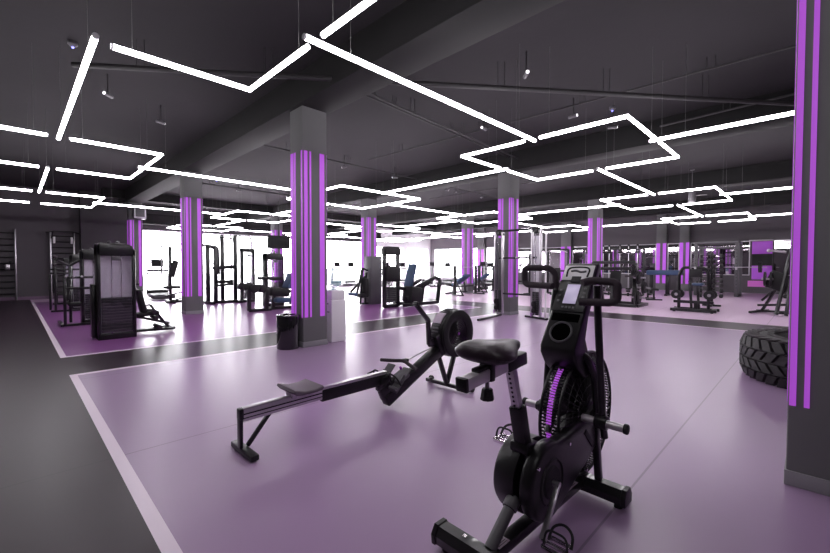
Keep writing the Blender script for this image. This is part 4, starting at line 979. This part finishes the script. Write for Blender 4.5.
t = thing('dumbbell_stand', 'vertical dumbbell stand right of the low wheeled rack', 'dumbbell stand', (16.2, 2.38, 0))
P(frame([((0, -.25, .04), (0, .25, .04)), ((-.3, 0, .04), (.3, 0, .04)), ((0, 0, .04), (0, 0, 1.75))], .08, .06), 'post', 'blk', t)
m = MB()
for k in range(9):
    z = .3+k*.16
    for s in (-1, 1): m.beam((-.0, s*.02, z), (-.16, s*.12, z), .03, .02)
P(m, 'cradle', 'blk', t)
db = None
lv = ['bottom', 'second', 'third', 'fourth', 'fifth', 'sixth', 'seventh', 'eighth', 'top']
for k in range(9):
    for s, nm in ((1, 'left'), (-1, 'right')):
        lab = 'round-headed dumbbell, %s row %s side of the vertical stand' % (lv[k], nm); loc = (16.04, 2.38+s*.17, .365+k*.16)
        if db is None:
            db = thing('dumbbell', lab, 'dumbbell', loc, .2, 'dumbbells on the vertical stand')
            P(MB().cyl((0, -.08, 0), (0, .08, 0), .015, n=10), 'handle', 'chrome', db)
            for q in (-1, 1): P(MB().cyl((0, q*.065, 0), (0, q*.14, 0), .065, n=16, bev=.01), 'head', 'plate', db)
        else: dup(db, loc, .2*s, lab)
t = thing('power_rack', 'tall power rack with thick grey-green uprights in front of the mirrors', 'power rack', (22.0, 3.1, 0))
P(frame([((0, -.72, .04), (0, -.72, 2.42)), ((0, .74, .04), (0, .74, 2.42)), ((1.1, -.72, .04), (1.1, -.72, 2.42)), ((1.1, .74, .04), (1.1, .74, 2.42)), ((0, -.72, 2.38), (0, .74, 2.38)), ((0, -.72, 2.15), (0, .74, 2.15)), ((0, -.72, 2.38), (1.1, -.72, 2.38)), ((0, .74, 2.38), (1.1, .74, 2.38)), ((0, -.72, .06), (1.1, -.72, .06)), ((0, .74, .06), (1.1, .74, .06)), ((1.1, -.72, 2.38), (1.1, .74, 2.38))], .14, .10), 'frame', 'greyp', t)
m = MB()
for z in [.4+.15*k for k in range(13)]:
    for y in (-.72, .74): m.cyl((-.08, y, z), (-.069, y, z), .018, n=8)
P(m, 'peg_hole', 'blkm', t)
m = MB()
for y in (-.72, .74): m.box((-.12, y, 1.22), (.14, .06, .10), bev=.01)
P(m, 'bar_hook', 'steel', t)
t = thing('barbell', 'loaded barbell held on the hooks of the power rack', 'barbell', (21.86, 2.75, 1.29))
P(MB().cyl((0, -1.35, 0), (0, 1.35, 0), .016, n=12), 'bar', 'steel', t)
for l, y in (('inner black plate on the right end of the power rack barbell', -1.12), ('outer black plate on the right end of the power rack barbell', -1.18)): plate(l, (21.86, 2.75+y, 1.29), .22, 0, 'plates on the power rack barbell', .05)
# slanted bench-press station at the far right
t = thing('plate_loaded_row', 'slanted plate-loaded machine partly hidden behind the nearest column', 'press machine', (15.0, .75, 0))
P(frame([((.1, .42, .05), (.1, -.75, .05)), ((-.6, .5, .05), (.5, .2, .05)), ((.1, .30, .05), (-.1, -.15, 1.0)), ((-.1, -.15, 1.0), (-.2, -.35, 2.0)), ((-.75, -.05, .04), (-.4, -.25, 1.4)), ((-.95, -.25, .04), (-.5, -.4, 1.9)), ((-.5, .35, .25), (-.2, -.5, .3)), ((0, .3, .35), (-.1, -.5, 1.25)), ((-.9, -.1, .1), (-.6, -.6, .1))], .07, .06), 'frame', 'blk', t)
m = MB(); m.box((-.1, -.05, .9), (.12, .5, .5), rot=(.4, 0, 0), bev=.05); m.box((-.1, -.35, .5), (.4, .4, .1), bev=.04); P(m, 'pad', 'blkm', t)
m = MB(); m.cyl((-.2, .05, .97), (-.2, .3, .97), .03, n=12); m.cyl((-.3, -.2, 1.7), (-.3, .1, 1.75), .03, n=12); m.sph((-.3, .15, 1.75), .05); P(m, 'plate_sleeve', 'steel', t)
plate('round plate facing the room on the slanted machine', (14.8, .85, .97), .20, 0, 'plates on the slanted machine', .05)
plate('inner plate on the slanted machine', (14.8, .98, .97), .20, 0, 'plates on the slanted machine', .05)
plate('plate on the lower side of the slanted machine', (14.6, .40, .62), .2, 0, 'plates on the slanted machine', .05)
# machine behind the crossover, seen between its right tower and the bike console
t = thing('cable_machine', 'dark cable station between the crossover frame and the bike console', 'cable machine', (18.2, 8.6, 0))
P(frame([((0, -.5, .04), (0, -.5, 2.1)), ((0, .5, .04), (0, .5, 2.1)), ((0, -.5, 2.1), (0, .5, 2.1)), ((-.7, 0, .04), (.5, 0, .04)), ((0, -.5, .04), (0, .5, .04)), ((0, -.5, 1.1), (0, .5, 1.1))], .09, .08), 'frame', 'blk', t)
m = MB(); m.box((-.3, 0, .5), (.4, .4, .1), bev=.04); m.box((-.05, 0, .95), (.1, .3, .6), bev=.04); P(m, 'pad', 'blkm', t)
m = MB(); m.tube([(-.25, -.55, 1.95), (-.25, -.3, 2.05), (-.25, .3, 2.05), (-.25, .55, 1.95)], .02, 8); P(m, 'lat_bar', 'steel', t)
t = thing('squat_rack', 'black squat rack seen through the crossover frame', 'squat rack', (17.0, 10.0, 0))
P(frame([((0, -.6, .04), (0, -.6, 1.9)), ((0, .6, .04), (0, .6, 1.9)), ((-.5, -.6, .04), (.6, -.6, .04)), ((-.5, .6, .04), (.6, .6, .04)), ((0, -.6, .6), (0, .6, .6)), ((.5, -.6, .04), (0, -.6, 1.2)), ((.5, .6, .04), (0, .6, 1.2))], .08, .08), 'frame', 'blk', t)
m = MB()
for y in (-.6, .6): m.box((-.08, y, 1.30), (.12, .05, .06), bev=.01)
P(m, 'bar_hook', 'steel', t)
t = thing('barbell', 'barbell resting on the squat rack behind the crossover frame', 'barbell', (16.9, 10.0, 1.35)); P(MB().cyl((0, -1.1, 0), (0, 1.1, 0), .016, n=10), 'bar', 'steel', t)
for l, y in (('plate at the left end of the squat rack barbell', .9), ('plate at the right end of the squat rack barbell', -.9)): plate(l, (16.9, 10.0+y, 1.35), .22, 0, 'plates on the squat rack barbell', .06)
# kettle-like storage against the right wall
t = thing('flat_bench', 'low black flat bench in front of the blue padded bench', 'bench', (17.9, 4.6, 0), .5)
P(MB().box((0, 0, .42), (1.15, .28, .08), bev=.03), 'pad', 'blkm', t); P(frame([((-.5, 0, .03), (.5, 0, .03)), ((-.45, -.28, .03), (-.45, .28, .03)), ((.45, -.28, .03), (.45, .28, .03)), ((-.42, 0, .05), (-.42, 0, .40)), ((.42, 0, .05), (.42, 0, .40))], .06, .05), 'frame', 'blk', t)

# ------------------------------------------------------------------ daylight outside and world
w = bpy.data.worlds.new('world'); bpy.context.scene.world = w; w.use_nodes = True
bg = w.node_tree.nodes['Background']; bg.inputs[0].default_value = (.97, .96, 1., 1); bg.inputs[1].default_value = 14.
o = MB().box((14, 30, -.3), (60, 80, .2)).build('ground', 'duct'); o['kind'] = 'structure'

# ------------------------------------------------------------------ camera
cam = bpy.data.cameras.new('camera'); co = bpy.data.objects.new('camera', cam); C.objects.link(co)
cam.sensor_width = 36; cam.lens = 401.09/830*36; cam.clip_start = .05; cam.clip_end = 200
Rm = Matrix(((.70586513, .01657868, -.70815222), (-.70834397, .01906019, -.70561004), (.00179943, .99968088, .02519733)))
co.matrix_world = Matrix.Translation((0, 0, 1.3)) @ Rm.to_4x4()
sc = bpy.context.scene; sc.camera = co
sc.view_settings.view_transform = 'Standard'; sc.view_settings.look = 'None'; sc.view_settings.gamma = 1.; sc.view_settings.use_curve_mapping = False
sc.view_settings.exposure = .5
